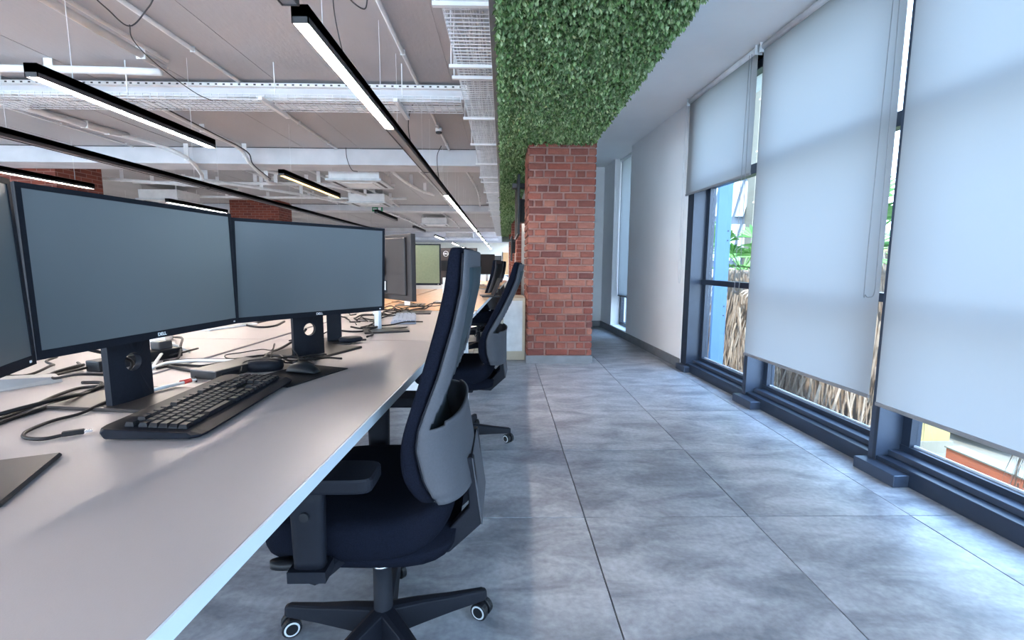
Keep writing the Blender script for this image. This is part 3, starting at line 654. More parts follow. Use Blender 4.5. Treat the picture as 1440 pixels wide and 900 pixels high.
desk(6.9, 8.3, 0, 'wood', 'orange wood topped desk third along', (True, True)); desk(8.3, 9.7, 0, 'wood', 'orange wood topped desk fourth along', (False, True))
desk(3.50, 4.90, 1, 'wood', 'orange wood topped desk across the bench, nearest', (True, False)); desk(4.90, 6.30, 1, 'wood', 'orange wood topped desk across the bench, second along', (False, True))
# next bench further left, seen warm-lit between the near monitors
def bench_left(u0, u1, label):
    c = DW(u0, 3.1); t = thing('desk', label, 'desk', (c.x, c.y, 0), -DTH); B(-1.6, 0, 0, u1-u0, .725, .75).build('worktop', MT['wood'], t, bevel=.002, seg=1)
    for yy in (.05, u1-u0-.1):
        for xx in (-1.52, -.1): B(xx, xx+.05, yy, yy+.05, 0, .725).build('leg', MT['legw'], t)
bench_left(-.7, 3.5, 'orange wood bench to the left, glimpsed under the near large monitor'); bench_left(4.2, 8.4, 'orange wood bench further left and back')
# pedestal
c = DW(3.62, .45); t = thing('drawer_pedestal', 'white drawer pedestal with lock under the orange wood desk', 'cabinet', (c.x, c.y, 0), -DTH)
B(-.2, .2, 0, .5, .05, .62).build('body', MT['whitep'], t, bevel=.004)
for k_ in range(3): B(-.195, .195, -.018, -.001, .06+k_*.186, .236+k_*.186).build('drawer', MT['whitep'], t, bevel=.003, seg=1)
MB().lathe([(.012, -.024), (.012, -.016)], (.12, 0, .58), 12, 'y').build('lock', MT['light_body'], t)
for sx in (-1, 1):
    for sy in (.06, .44): MB().lathe([(.02, -.012), (.02, .012)], (sx*.16, sy, .02), 10, 'x').build('caster', MT['black'], t)
# ================================================================ MONITORS
def monitor(label, c, yaw, tilt, base, byaw, bsize=(.26, .22), screen='screen', body='chair_dark', neck='chair_dark', logo=True, back_logo=False, hole=True, w_=.554, h_=.323, basem='base', name='monitor'):
    # local frame: x to the viewer's right, -y out of the screen
    t = thing(name, label, 'monitor', (base[0], base[1], .75), 0)
    hd = bpy.data.objects.new('tmp', None)
    cz = c[2]-.75; cx, cy = c[0]-base[0], c[1]-base[1]
    Rm = Matrix.Rotation(yaw, 4, 'Z') @ Matrix.Rotation(-tilt, 4, 'X')
    bz = .010; bb = .017
    def place(o): o.matrix_local = Matrix.Translation((cx, cy, cz)) @ Rm; return o
    mb = MB().box(-w_/2, w_/2, 0, .022, -h_/2, h_/2)
    f = place(mb.build('frame', MT[body], t, bevel=.003, seg=2))
    rim = MB().box(-w_/2, w_/2, -.003, .001, h_/2-bz, h_/2).box(-w_/2, w_/2, -.003, .001, -h_/2, -h_/2+bb).box(-w_/2, -w_/2+bz, -.003, .001, -h_/2+bb, h_/2-bz).box(w_/2-bz, w_/2, -.003, .001, -h_/2+bb, h_/2-bz)
    rim.build('bezel', MT[body], f)
    B(-w_/2+bz, w_/2-bz, -.0012, .001, -h_/2+bb, h_/2-bz).build('screen', MT[screen], f)
    B(-.235, .235, .022, .034, -.135, .145).build('back_housing', MT['brown' if body == 'brown' else 'black'], f, bevel=.006)
    B(w_/2-.024, w_/2-.018, -.004, -.0029, -h_/2+.006, -h_/2+.010).build('power_button', MT['logo'], f)
    if logo: text('DELL', .011, MT['logo'], 'logo_lettering', f, (0, -.0035, -h_/2+bb/2), (PI/2, 0, 0))
    if back_logo:
        rg = MB()
        for k_ in range(24):
            a0, a1 = 2*PI*k_/24, 2*PI*(k_+1)/24; P0, P1 = [Vector((math.cos(a_), 0, math.sin(a_))) for a_ in (a0, a1)]
            q = [P0*.024, P1*.024, P1*.021, P0*.021]; yy = .0342
            rg.add([(v.x, yy, v.z+.110) for v in q]+[(v.x, yy+.001, v.z+.110) for v in q], [(0, 1, 2, 3), (4, 5, 6, 7), (0, 1, 5, 4), (2, 3, 7, 6)])
        rg.build('logo_ring', MT['logo'], f); text('DELL', .018, MT['logo'], 'logo_lettering', f, (0, .0352, .110), (PI/2, 0, PI))
        B(-.055, -.005, .034, .0355, -.125, -.065).build('port_panel', MT['black'], f); B(-.044, -.020, .0356, .0362, -.115, -.07).build('sticker', MT['logo'], f)
    # stand
    bt = MB(); sx, sy = bsize[0]/2, bsize[1]/2
    bt.box(-sx, sx, -sy, sy, 0, .009); b_ = bt.build('stand_base', MT[basem], t, bevel=.003, seg=1); b_.rotation_euler.z = byaw
    NH = Matrix.Translation((cx, cy, 0)) @ Matrix.Rotation(yaw, 4, 'Z')
    top = cz-.10 if back_logo else cz+.03; ny = .085 if hole else .06
    if hole:
        # flat neck with a round cable hole
        nb = MB(); hw = .058; hz = .105; r_ = .023
        corners = [(hw, top), (-hw, top), (-hw, .009), (hw, .009)]
        angs = sorted([2*PI*i/28 for i in range(28)]+[math.atan2(z-hz, x) % (2*PI) for x, z in corners]); n_ = len(angs)
        ring = [(r_*math.cos(a_), hz+r_*math.sin(a_)) for a_ in angs]; outer = []
        for a_ in angs:
            dx, dz = math.cos(a_), math.sin(a_); s_ = min(hw/abs(dx) if abs(dx) > 1e-6 else 9, (top-hz if dz > 0 else hz-.009)/abs(dz) if abs(dz) > 1e-6 else 9); outer.append((dx*s_, hz+dz*s_))
        vs = []
        for yy in (ny-.008, ny+.008): vs += [(x, yy, z) for x, z in ring]+[(x, yy, z) for x, z in outer]
        fs = []
        for i in range(n_):
            j = (i+1) % n_; fs += [(i, j, n_+j, n_+i), (2*n_+i, 3*n_+i, 3*n_+j, 2*n_+j), (i, 2*n_+i, 2*n_+j, j), (n_+i, n_+j, 3*n_+j, 3*n_+i)]
        nb.add(vs, fs)
        # curl to a shallow arc
        nb.v = [(x, y+ (x/.05)**2*.006, z) for x, y, z in nb.v]
        nk = nb.build('stand_neck', MT[neck], t); nk.matrix_local = NH
        MB().box(-.04, .04, .04, ny-.006, cz-.04, cz+.05).build('tilt_hinge', MT['black'], t).matrix_local = NH
    else:
        nb = MB().box(-.022, .022, ny-.008, ny+.012, .009, top); nk = nb.build('stand_neck', MT[neck], t, bevel=.004); nk.matrix_local = NH
        MB().box(-.04, .04, .038, ny-.006, cz-.04, cz+.05).build('tilt_hinge', MT['black'], t).matrix_local = NH
    return t
monitor('large dark monitor at the left, its screen turned flat toward the aisle, nearest whole one', (-.832, 1.145, 1.078), 1.451, .013, (-.935, 1.18), 1.451, (.20, .28))
monitor('second large dark monitor angled toward the camera, above the mouse', (-.648, 1.672, 1.071), .877, -.052, (-.735, 1.83), 1.22, (.27, .24))
monitor('dark monitor cut off by the left edge of the photo', (-.733, .591, 1.077), 1.987, .022, (-.875, .68), 1.987, (.20, .27))
monitor('monitor seen from behind with brown back and round logo', (-.60, 2.47, 1.075), -.85+PI, .0, (-.60, 2.40), .35, (.22, .16), body='brown', neck='silver', hole=False, logo=False, back_logo=True)
monitor('monitor behind the brown-backed one, olive green reflection coloured onto its screen', (-.765, 3.72, 1.085), .03, 0, (-.76, 3.88), 0, (.22, .18), screen='olive', neck='silver', hole=False, logo=False)
monitor('dark-backed monitor half hidden by the tall chair back', (-.50, 4.25, 1.07), PI-.15, 0, (-.50, 4.2), 0, (.22, .18), body='brown', neck='silver', hole=False, logo=False, back_logo=True)
monitor('monitor on a silver stand hidden behind the brown-backed one', (-.84, 3.05, 1.075), .6+PI, 0, (-.62, 3.28), .1, (.24, .2), neck='silver', hole=False, logo=False)
monitor('small looking brown-backed monitor far down the orange desks', (-.40, 7.6, 1.08), PI+.3, 0, (-.40, 7.55), 0, (.22, .18), body='brown', neck='silver', hole=False, logo=False)
monitor('dark far monitor standing at the end of the orange desks', (-.30, 9.2, 1.08), .2, 0, (-.3, 9.25), 0, (.22, .18), neck='silver', hole=False, logo=False)
# opposite stand foot and slim dark stand behind the second monitor
t = thing('monitor_stand', 'bare dark monitor stand with notched flat foot behind the second monitor', 'stand', (-.735, 2.06, .75), .35)
MB().loft([[(x, y, z) for x, y in ((-.11, -.09), (.06, -.09), (.06, -.02), (.13, 0), (.06, .10), (-.11, .09))] for z in (0, .008)]).build('foot', MT['base'], t, bevel=.002, seg=1)
B(-.035, .025, -.02, .0, .008, .20).build('neck', MT['chair_dark'], t, bevel=.004)
MB().loft([[(math.cos(q)*.05*s_+.06, math.sin(q)*.032*s_-.05, z) for q in [2*PI*i/20 for i in range(20)]] for s_, z in ((.9, .008), (1, .014), (1, .022), (.85, .028))]).build('puck', MT['chair_dark'], t, smooth=True)
# ================================================================ CHAIRS
def superloop(ax, ay, cx, cy, z, n=28, e=.55, zf=None):
    L = []
    for i in range(n):
        a_ = 2*PI*i/n; ca, sa = math.cos(a_), math.sin(a_)
        x = cx+ax*math.copysign(abs(ca)**e, ca); y = cy+ay*math.copysign(abs(sa)**e, sa)
        L.append((x, y, z+(zf(x, y) if zf else 0)))
    return L
FZ = [.530, .552, .594, .66, .71, .806, .901, .978, 1.054, 1.126, 1.135]
FX = [.165, .150, .119, .108, .115, .147, .176, .198, .216, .224, .226]
SZ = [.530, .555, .617, .688, .731, .774, .859, .968, 1.044, 1.129, 1.135]
SX = [.205, .189, .160, .144, .150, .165, .197, .229, .246, .251, .252]
def itp(z, zz, xx): return float(np.interp(z, zz, xx))
def sx_at(z): return itp(z, SZ, SX)
def fx_at(z): return itp(z, FZ, FX)-.012
HW = .232
def hw_at(z): return HW*(1-.06*max(0, (z-.9)/.25)) - (.012 if z < .58 else 0)
def chair(label, loc, rz, recline=0, group=None, armz=0, base_rot=0):
    t = thing('office_chair', label, 'chair', loc, rz, group)
    zf = lambda x, y: .045*max(0, (x-.06)/.16)**2 - .02*max(0, (-x-.10)/.16)**2
    MB().loft([superloop(.235*s_, .25*s_, -.015, 0, z, zf=zf) for s_, z in ((.86, .418), (.95, .425), (1.0, .448), (1.0, .49), (.975, .512), (.90, .522), (.70, .525), (.3, .522))]).build('seat', MT['fabric'], t, smooth=True, sub=1)
    MB().loft([superloop(a_, b_, cx, 0, z) for a_, b_, cx, z in ((.06, .07, .03, .374), (.13, .16, .035, .378), (.19, .215, .03, .398), (.215, .232, .01, .435))]).build('seat_pan', MT['fabric'], t, smooth=True)
    MB().box(-.10, .09, -.06, .06, .335, .39).build('tilt_mechanism', MT['chair_dark'], t, bevel=.012)
    # backrest assembly, optionally reclined about the seat joint
    TB = Matrix.Translation((.12, 0, .45)) @ Matrix.Rotation(recline, 4, 'Y') @ Matrix.Translation((-.12, 0, -.45))
    loops = []
    zs = list(np.linspace(.535, 1.10, 16))+[1.118, 1.130, 1.136]
    for i, z in enumerate(zs):
        f_, s_ = fx_at(z), sx_at(z); hw = hw_at(z); th = (s_-f_)/2; k_ = 1
        if z > 1.11: k_ = {1.118: .93, 1.130: .80, 1.136: .55}[round(float(z), 3)]; hw = hw-.012*(1-k_)*2
        if i == 0: k_ = .6
        cx = (f_+s_)/2; L = []
        for q in range(32):
            a_ = 2*PI*q/32; ca, sa = math.cos(a_), math.sin(a_)
            y = hw*math.copysign(abs(sa)**.38, sa); x = cx+th*k_*math.copysign(abs(ca)**.38, ca)
            x += .016*(1-(y/hw)**2)*(1 if z > .62 else .3)
            L.append((x, y, z))
        loops.append(L)
    o = MB().loft(loops).build('backrest', MT['fabric'], t, smooth=True, sub=1); o.matrix_local = TB
    # rear shell: side wings sweeping back to a straight rear face, open window above the lumbar plate
    us = np.linspace(0, 1, 61); zs = np.linspace(.556, 1.128, 72); V = []; mb = MB(); REAR = .272
    def shell_pt(u, z):
        s_ = sx_at(z)+.002; hw = hw_at(z)+.001
        dep = max(.012, itp(z, [.55, .60, .72, .90, 1.05], [.266, .256, .236, .250, .270])-s_)
        # half section param: 0 near seam .. .5 rear middle
        k_ = abs(2*u-1)             # 1 at seams, 0 middle
        sgn = -1 if u < .5 else 1
        an = (1-k_)
        ph = an*PI/2; y = hw*math.cos(ph)**.85; xx = s_+dep*math.sin(ph)**.9
        return (xx, sgn*y, z)
    W_ = len(us)
    for z in zs:
        for u in us: mb.v.append(shell_pt(float(u), float(z)))
    for i in range(len(zs)-1):
        for j in range(W_-1):
            zc = (zs[i]+zs[i+1])/2; uc = (us[j]+us[j+1])/2; an = 1-abs(2*uc-1)
            curve = .742-.008*abs(2*uc-1)
            if curve < zc < 1.085 and an > (.36 if zc > .88 else .12+.24*max(0, zc-.735)/.145): continue
            mb.f.append((i*W_+j, i*W_+j+1, (i+1)*W_+j+1, (i+1)*W_+j))
    o = mb.build('rear_shell', MT['shell'], t, smooth=True, solid=.007); o.matrix_local = TB
    mb = MB(); mb.v = []
    zs2 = np.linspace(.60, 1.09, 12)
    for z in zs2:
        for q in range(9): y = (-1+q/4)*hw_at(z)*.92; mb.v.append((sx_at(float(z))+.012+.014*(1-(y/HW)**2), y, float(z)))
    for i in range(11):
        for q in range(8): mb.f.append((i*9+q, i*9+q+1, (i+1)*9+q+1, (i+1)*9+q))
    o = mb.build('inner_mesh', MT['teal'], t, smooth=True, solid=.004); o.matrix_local = TB
    # piping along the cushion seam
    for sg in (-1, 1): o = MB().tube([(sx_at(z), sg*(hw_at(z)+.001), z) for z in np.linspace(.56, 1.12, 30)], .003, 5).build('piping', MT['chair_dark'], t, smooth=True); o.matrix_local = TB
    # J shaped carrier from the shell down and forward under the seat
    prof = [(.262, .62), (.285, .60), (.280, .475), (.205, .405), (.09, .40), (.02, .40), (.02, .372), (.12, .366), (.215, .370), (.325, .455), (.292, .62)]
    prof = [(.244, .62), (.252, .49), (.185, .415), (.06, .405), (.06, .372), (.200, .368), (.283, .446), (.264, .62)]
    for ys in ((-.115, -.085), (.085, .115)): MB().loft([[(x, y, z) for x, z in prof] for y in ys]).build('back_carrier', MT['chair_dark'], t, bevel=.003, seg=1)
    o2 = MB().loft([[(x, y, z) for x, z in ((.262, .62), (.286, .444), (.282, .444), (.258, .62))] for y in (-.116, .116)]).build('carrier_cover', MT['shell'], t, bevel=.002, seg=1)
    B(.165, .185, -.18, -.165, .53, .575).build('clip_plate', MT['steel'], t)
    # arms
    for sg in (-1, 1):
        y = sg*.285
        pd = MB().loft([superloop(.128*k_, .050*k_, -.055, y, z, 28, .28) for k_, z in ((.97, .638), (1, .643), (1, .663), (.97, .668))]).build('arm_pad', MT['chair_dark'], t, smooth=False, bevel=.0)
        MB().loft([superloop(.036 if z > .5 else .033, .018, -.075, y, z, 20, .6) for z in (.455, .47, .60, .642)]).build('arm_post', MT['chair_dark'], t, smooth=True)
        mb = MB().tube(smooth_path([(-.075, y, .455), (-.07, y*.98, .432), (-.05, y*.8, .425), (-.03, y*.5, .42)], 4), .024, 8)
        mb.box(-.115, -.035, y-.026, y+.026, .43, .455)
        mb.build('arm_bracket', MT['chair_dark'], t, smooth=False, bevel=.0)
        MB().lathe([(.010, 0), (.010, sg*.006)], (-.075, y+sg*.018, .575), 12, 'y').build('height_button', MT['black'], t)
    MB().loft([superloop(.032, .014, -.145, -.255, z, 16, .9) for z in (.430, .436, .446)]).build('lever', MT['black'], t, smooth=True)
    # column, base
    MB().lathe([(.030, .075), (.027, .10), (.025, .27)], n=20).build('gas_column', MT['chair_dark'], t, smooth=True)
    MB().lathe([(.021, .26), (.021, .345)], n=16).build('piston', MT['black'], t, smooth=True); MB().lathe([(.027, .262), (.027, .268)], n=20).build('column_collar', MT['steel'], t, smooth=True)
    for k_ in range(5):
        a_ = math.radians(24+72*k_)+base_rot; T = Matrix.Rotation(a_, 4, 'Z')
        sec = lambda x, hw, z0, z1: [T @ Vector(q) for q in ((x, -hw, z0), (x, hw, z0), (x, hw*.75, z1-.004), (x, hw*.35, z1), (x, -hw*.35, z1), (x, -hw*.75, z1-.004))]
        MB().loft([sec(.018, .030, .058, .135), sec(.10, .026, .062, .125), sec(.20, .021, .064, .108), sec(.300, .017, .063, .095), sec(.312, .012, .065, .090)]).build('base_leg', MT['chair_dark'], t, bevel=.002, seg=1)
        cp = T @ Vector((.298, 0, 0)); ct = MB().tube([(cp.x, cp.y, .035), (cp.x, cp.y, .066)], .006, 8)
        ca = a_+(-.9 if k_ in (0, 3) else .7); U = Vector((math.cos(ca), math.sin(ca), 0)); q = cp
        axl = Vector((-U.y, U.x, 0))
        ct.tube([q+axl*-.004+Vector((0, 0, .03)), q+axl*.004+Vector((0, 0, .03))], .020, 14)
        cst = ct.build('caster', MT['black'], t, smooth=False)
        for sg in (-1, 1):
            c0 = q+axl*sg*.006+Vector((0, 0, .0285)); c1 = q+axl*sg*.024+Vector((0, 0, .0285))
            MB().tube([c0, c1], .0275, 18).build('wheel', MT['black'], cst, bevel=.002, seg=1); MB().tube([c1-axl*sg*.003, c1+axl*sg*.0012], .0215, 18).build('wheel_ring', MT['ring'], cst)
            MB().tube([c1-axl*sg*.002, c1+axl*sg*.002], .0165, 16).build('wheel_hub', MT['black'], cst)
    return t
ch1 = chair('near black office chair with tall grey-backed backrest, pulled up to the desk', (-.335, 1.23, 0), 0)
ch2 = chair('second black office chair leaning back, beside the orange wood desk', (-.26, 2.77, 0), -.06, recline=.17, base_rot=-.30)
protos = ch1
for k_, (x, y, a_, lb) in enumerate(((-.30, 5.75, -.15, 'black office chair past the second one, only its dark top showing'), (-.27, 7.2, .1, 'black office chair further down the orange desks'), (-.22, 8.8, .1, 'small looking black office chair near the far pillars'))):
    c_ = copy_tree(protos); c_.location = (x, y, 0); c_.rotation_euler.z = a_; c_['label'] = lb; c_['category'] = 'chair'
# ================================================================ DESK ITEMS
def keyboard():
    t = thing('keyboard', 'black full size keyboard on the near desk in front of the first monitor', 'keyboard', (-.712, 1.125, .75), PI/2+.035)
    # local: x along length, y toward the monitor
    L = .462; Wd = .172
    sec = lambda x, e_: [(x, -Wd/2-.022+e_, .004), (x, -Wd/2-.026+e_, .010), (x, -Wd/2+.0, .016), (x, Wd/2-e_, .026), (x, Wd/2-e_*.5, .020), (x, Wd/2-e_, .006)]
    MB().loft([sec(-L/2, .018), sec(-L/2+.012, .004), sec(-L/2+.03, 0), sec(L/2-.03, 0), sec(L/2-.012, .004), sec(L/2, .018)]).build('keyboard_case', MT['kb'], t, bevel=.0015, seg=1)
    for sx in (-1, 1): B(sx*.18-.02, sx*.18+.02, .05, .075, 0, .010).build('foot', MT['kb'], t)
    def cap(wd):
        m_ = MB().loft([[(x*wd/2*k_, y*.0085*k_+dy, z) for x, y in ((-1, -1), (1, -1), (1, 1), (-1, 1))] for k_, z, dy in ((1, 0, 0), (.96, .003, 0), (.74, .0085, .0008))])
        me = bpy.data.meshes.new('key'); me.from_pydata(m_.v, [], m_.f); me.materials.append(MT['key']); return me
    caps = {}
    rows = [(-.066, [1.25, 1.25, 1.25, 6.0, 1.25, 1.25, 1.25, 1.25]), (-.047, [2.25]+[1]*10+[2.5]), (-.028, [1.75]+[1]*11+[2.0]), (-.009, [1.5]+[1]*12+[1.3]), (.010, [1]*13+[1.8]), (.036, [1, 0, 1, 1, 1, 1, 0, 1, 1, 1, 1, 0, 1, 1])]
    P = .0188
    def put(x, y, wd):
        me = caps.setdefault(round(wd, 2), None) or cap(wd*P-.0016); caps[round(wd, 2)] = me
        o = bpy.data.objects.new('key', me); col.objects.link(o); o.parent = t; o.location = (x, y, .0165+(y+Wd/2)*.06); o.rotation_euler.x = .055
    for y, ws in rows:
        x = -L/2+.02
        tot = sum(w_ if w_ else .5 for w_ in ws); sc_ = 14.8/tot
        for w_ in ws:
            ww = (w_ if w_ else .5)*sc_
            if w_: put(x+ww*P/2, y, ww)
            x += ww*P
    x0 = -L/2+.02+15.1*P
    for y in (.036, .010, -.009):
        for k_ in range(3): put(x0+(k_+.5)*P, y, 1)
    put(x0+1.5*P, -.047, 1)
    for k_ in range(3): put(x0+(k_+.5)*P, -.066, 1)
    x1 = x0+3.4*P
    for y in (.010, -.009, -.028, -.047, -.066):
        for k_ in range(4): put(x1+(k_+.5)*P, y, 1)
    B(x1, x1+.07, .032, .040, .0255, .0262).build('indicator_strip', MT['chair_dark'], t)
keyboard()
t = thing('keyboard', 'grey keyboard lying beside the brown-backed monitor', 'keyboard', (-.60, 2.86, .75), 1.75)
MB().loft([[(x, y, z) for x, y in ((-.21, -.07), (.21, -.07), (.21, .07), (-.21, .07))] for z in (.002, .018)]).build('keyboard_case', MT['gkey'], t, bevel=.003, seg=1)
for k_ in range(5):
    for q in range(15):
        B(-.20+q*.0268, -.20+q*.0268+.024, -.062+k_*.024, -.062+k_*.024+.02, .018, .025).build('key', MT['gkey'], t, norm=False)
mp_ = thing('mouse_mat', 'black rectangular mouse mat under the near black mouse', 'mouse mat', (-.640, 1.445, .75), .0)
B(-.09, .09, -.128, .128, 0, .003).build('mat_sheet', MT['pad'], mp_, bevel=.001, seg=1).rotation_euler.z = -.36
def mouse(label, loc, rz, s_=1):
    t = thing('computer_mouse', label, 'mouse', loc, rz); L = []
    for k_ in range(9):
        u = k_/8; x = -.055+.11*u; h_ = .036*math.sin(PI*min(1, max(.06, u*.88+.08)))**.7; hw = .031*math.sin(PI*min(.94, max(.10, u*.86+.07)))**.45
        L.append([(x, hw*math.cos(a_), max(0.001, .001+h_*math.sin(a_))) for a_ in [PI*i/10 for i in range(11)]])
    MB().loft(L).build('mouse_shell', MT['black'], t, smooth=True, sub=1)
    MB().tube([(-.035, 0, .030), (-.022, 0, .033)], .004, 8).build('scroll_wheel', MT['chair_dark'], t); return t
mouse('near black mouse on the black mat', (-.628, 1.462, .7535), -.25)
t = thing('power_brick', 'rounded dark puck with thin wires behind the keyboard', 'adapter', (-.775, 1.52, .75), .3)
MB().loft([superloop(.055*s_, .040*s_, 0, 0, z, 24, .8) for s_, z in ((.92, 0), (1, .008), (1, .022), (.85, .032), (.5, .036))]).build('shell', MT['chair_dark'], t, smooth=True)
t = thing('docking_station', 'flat black docking box between keyboard and cables', 'docking station', (-.865, 1.485, .75), -.30)
B(-.05, .05, -.10, .10, 0, .028).build('case', MT['base'], t, bevel=.004); B(.05, .0508, -.08, -.02, .008, .018).build('port', MT['black'], t)
t = thing('pen', 'white ballpoint pen with red clip lying behind the keyboard', 'pen', (-.925, 1.185, .766), 0)
d_ = Vector((.048, .135, 0)); MB().tube([d_*.0, d_*.1, d_*.8], .0048, 10).build('barrel', MT['whitep'], t, smooth=True); MB().tube([d_*-.10, d_*0], .0012, 10, r2=.0048).build('tip', MT['whitep'], t, smooth=True)
MB().tube([d_*.8, d_*.95], .0052, 10).build('red_collar', MT['red'], t, smooth=True); MB().tube([d_*.95, d_*1.05], .003, 8).build('push_button', MT['whitep'], t, smooth=True); MB().tube([d_*.72+Vector((0, 0, .006)), d_*.95+Vector((0, 0, .006))], .0014, 6).build('clip', MT['red'], t)
t = thing('cable_box', 'low pale wedge shaped cable box behind the first monitor', 'box', (-1.35, 1.30, .75), -.55)
MB().loft([[(-.03, -.09, 0), (.03, -.09, 0), (.03, .09, 0), (-.03, .09, 0)], [(-.03, -.09, .042), (.012, -.08, .038), (.012, .09, .014), (-.03, .09, .018)]]).build('box_body', MT['conduit_g'], t, bevel=.002, seg=1)
t = thing('power_socket_strip', 'black power strip with plugs behind the first monitor neck', 'power strip', (-1.26, 1.62, .75), -.3)
B(-.03, .03, -.14, .14, 0, .035).build('strip_body', MT['black'], t, bevel=.004)
for k_ in range(3): B(-.022, .022, -.10+k_*.08, -.05+k_*.08, .035, .065).build('plug', MT['light_body'], t, bevel=.005)
t = thing('adapter_block', 'pale square plug block just under the first monitor lettering', 'adapter', (-1.52, 2.10, .75), .2); B(-.03, .03, -.04, .04, 0, .035).build('case', MT['whitep'], t, bevel=.004)
t = thing('tablet', 'thin flat pale tablet lying on the desk across, behind the first monitor', 'tablet', (-1.52, 2.55, .75), -.4); B(-.10, .10, -.14, .14, 0, .010).build('case', MT['silver'], t, bevel=.003); B(-.09, .09, -.13, .13, .010, .0108).build('glass', MT['diffuser'], t)
t = thing('laptop', 'open black laptop seen from the side on the orange desk', 'laptop', (-.11, 4.95, .75), .15)
B(-.12, .07, -.12, .12, 0, .014).build('laptop_base', MT['black'], t, bevel=.002, seg=1)
MB().loft([[(.0, y, .014), (.012, y, .014), (.085, y, .19), (.073, y, .19)] for y in (-.12, .12)]).build('laptop_lid', MT['chair_dark'], t, bevel=.001, seg=1)
# cables
CZ_ = .755
def cable(label, pts, r_=.0032, m='cable', z=CZ_, zz=None):
    P_ = [Vector((q[0], q[1], (zz[i] if zz else z)+(q[2] if len(q) > 2 else 0))) for i, q in enumerate(pts)]; q0 = P_[0].copy()
    o = MB().tube([q-q0 for q in smooth_path(P_, 7)], r_, 6).build('cable', MT[m], smooth=True); o.location = q0; return tag(o, label, 'cable')
us = cable('black cable ending in a plug, curling left of the keyboard', [(-.877, .918), (-.895, .899), (-.931, .903), (-.958, .924), (-.972, .956), (-.976, 1.008), (-.961, 1.057), (-.955, 1.12, .008), (-.94, 1.2, .012)], .0036)
MB().box(0, .034, -.005, .006, -.003, .007).build('plug_body', MT['cable'], us, bevel=.002, rz=.55); B(.034, .046, -.003, .004, -.0005, .004).build('connector', MT['steel'], us, rz=.55)
cable('black cable at left, rear one of the two sweeping behind the first monitor foot', [(-1.06, .80), (-1.102, 1.018), (-1.12, 1.106), (-1.15, 1.202), (-1.158, 1.267), (-1.138, 1.289), (-1.075, 1.285, .006)], .0042)
cable('black cable at left, front one of the two reaching the first monitor foot', [(-1.04, .85), (-1.078, .995), (-1.079, 1.089), (-1.10, 1.146), (-1.098, 1.202), (-1.082, 1.267, .008)], .0048)
cable('short white cable standing in a curve behind the first monitor neck', [(-1.139, 1.516), (-1.23, 1.70, .02), (-1.27, 1.80, .03), (-1.20, 1.80)], .0055, 'wcable')
cable('long white cable leading from the first monitor neck to the right', [(-1.139, 1.516), (-1.148, 1.603), (-1.089, 1.643), (-1.0, 1.643), (-.93, 1.64)], .0050, 'wcable')
cable('black cable arching under the first monitor lettering', [(-1.514, 2.16), (-1.33, 1.95, .03), (-1.22, 1.78, .03), (-1.16, 1.67), (-1.179, 1.627)], .0045)
cable('black cable lying beside the long white cable, rear one', [(-1.143, 1.537), (-1.154, 1.627), (-1.085, 1.66), (-.964, 1.66), (-.923, 1.703), (-.88, 1.74)], .0042)
cable('black cable lying beside the long white cable, front one', [(-1.123, 1.516), (-1.101, 1.57), (-1.003, 1.552), (-.97, 1.593), (-.93, 1.62)], .0045)
cable('short thick black lead in front of the docking box', [(-1.11, 1.551), (-1.02, 1.50), (-.959, 1.466), (-.93, 1.45)], .0055)
cable('thin black wire making an upright loop near the round puck', [(-.909, 1.677), (-.985, 1.677), (-1.031, 1.743), (-1.0, 1.784), (-.93, 1.80, .01), (-.87, 1.76, .015), (-.84, 1.72, .045), (-.82, 1.68, .045), (-.80, 1.60, .01)], .0022)
cable('thin black wire curled beside the pen end', [(-.889, 1.35), (-.921, 1.392), (-.951, 1.456), (-.93, 1.48)], .003)
cable('thick black cable running up to the hole of the second monitor neck', [(-.84, 1.62), (-.887, 1.771), (-.895, 1.90), (-.86, 1.98, .03), (-.78, 1.86, .08)], .0050)
cable('black cable lying behind the second monitor, nearest the joint', [(-1.449, 2.616), (-1.294, 2.502), (-1.239, 2.56), (-1.275, 2.748)], .006)
cable('black cable lying behind the second monitor, rear one', [(-1.534, 2.497), (-1.417, 2.557), (-1.39, 2.814), (-1.313, 2.926)], .006)
cable('black cable sweeping right of the second monitor neck to the silver stand', [(-.887, 2.428), (-.768, 2.353), (-.70, 2.379), (-.70, 2.55), (-.785, 2.846)], .0050)
cable('thin tangled wire beside the keyboard end', [(-.80, 1.42, .01), (-.83, 1.50, .025), (-.76, 1.50, .035), (-.72, 1.54, .02), (-.77, 1.58, .01), (-.70, 1.58), (-.67, 1.52, .01), (-.645, 1.515, .016)], .0018)
cable('black cord of the near mouse rising over the mat', [(-.662, 1.52, .012), (-.69, 1.57, .03), (-.72, 1.60, .05), (-.74, 1.64, .02), (-.78, 1.66)], .0018)
cable('black lead passing up through the neck hole behind the first monitor', [(-1.0, 1.25, .05), (-.93, 1.17, .10), (-.97, 1.1, .14)], .004)
rn = random.Random(5)
spots = [('behind the silver stand', -.78, 2.62, 6), ('next to the grey keyboard', -.86, 2.95, 5), ('under the brown-backed monitor', -.72, 3.25, 5), ('under the olive monitor', -.66, 3.75, 5), ('below the first monitor at far left', -1.38, 1.25, 4), ('left of the first monitor neck', -1.22, 1.50, 4), ('behind the docking box', -1.0, 1.75, 3)]
for nm_, x, y, n in spots:
    for k_ in range(n):
        pts = []; px, py = x+rn.uniform(-.12, .12), y+rn.uniform(-.2, .1); an = rn.uniform(0, 6.3)
        for q in range(7): pts.append((px, py, rn.uniform(0, .018))); an += rn.uniform(-1.1, 1.1); px += math.cos(an)*.06; py += math.sin(an)*.09
        px = pts
        o = cable('black cable in the tangle %s' % nm_, pts, rn.choice((.003, .004, .005)))
        o['group'] = 'tangled cables %s' % nm_
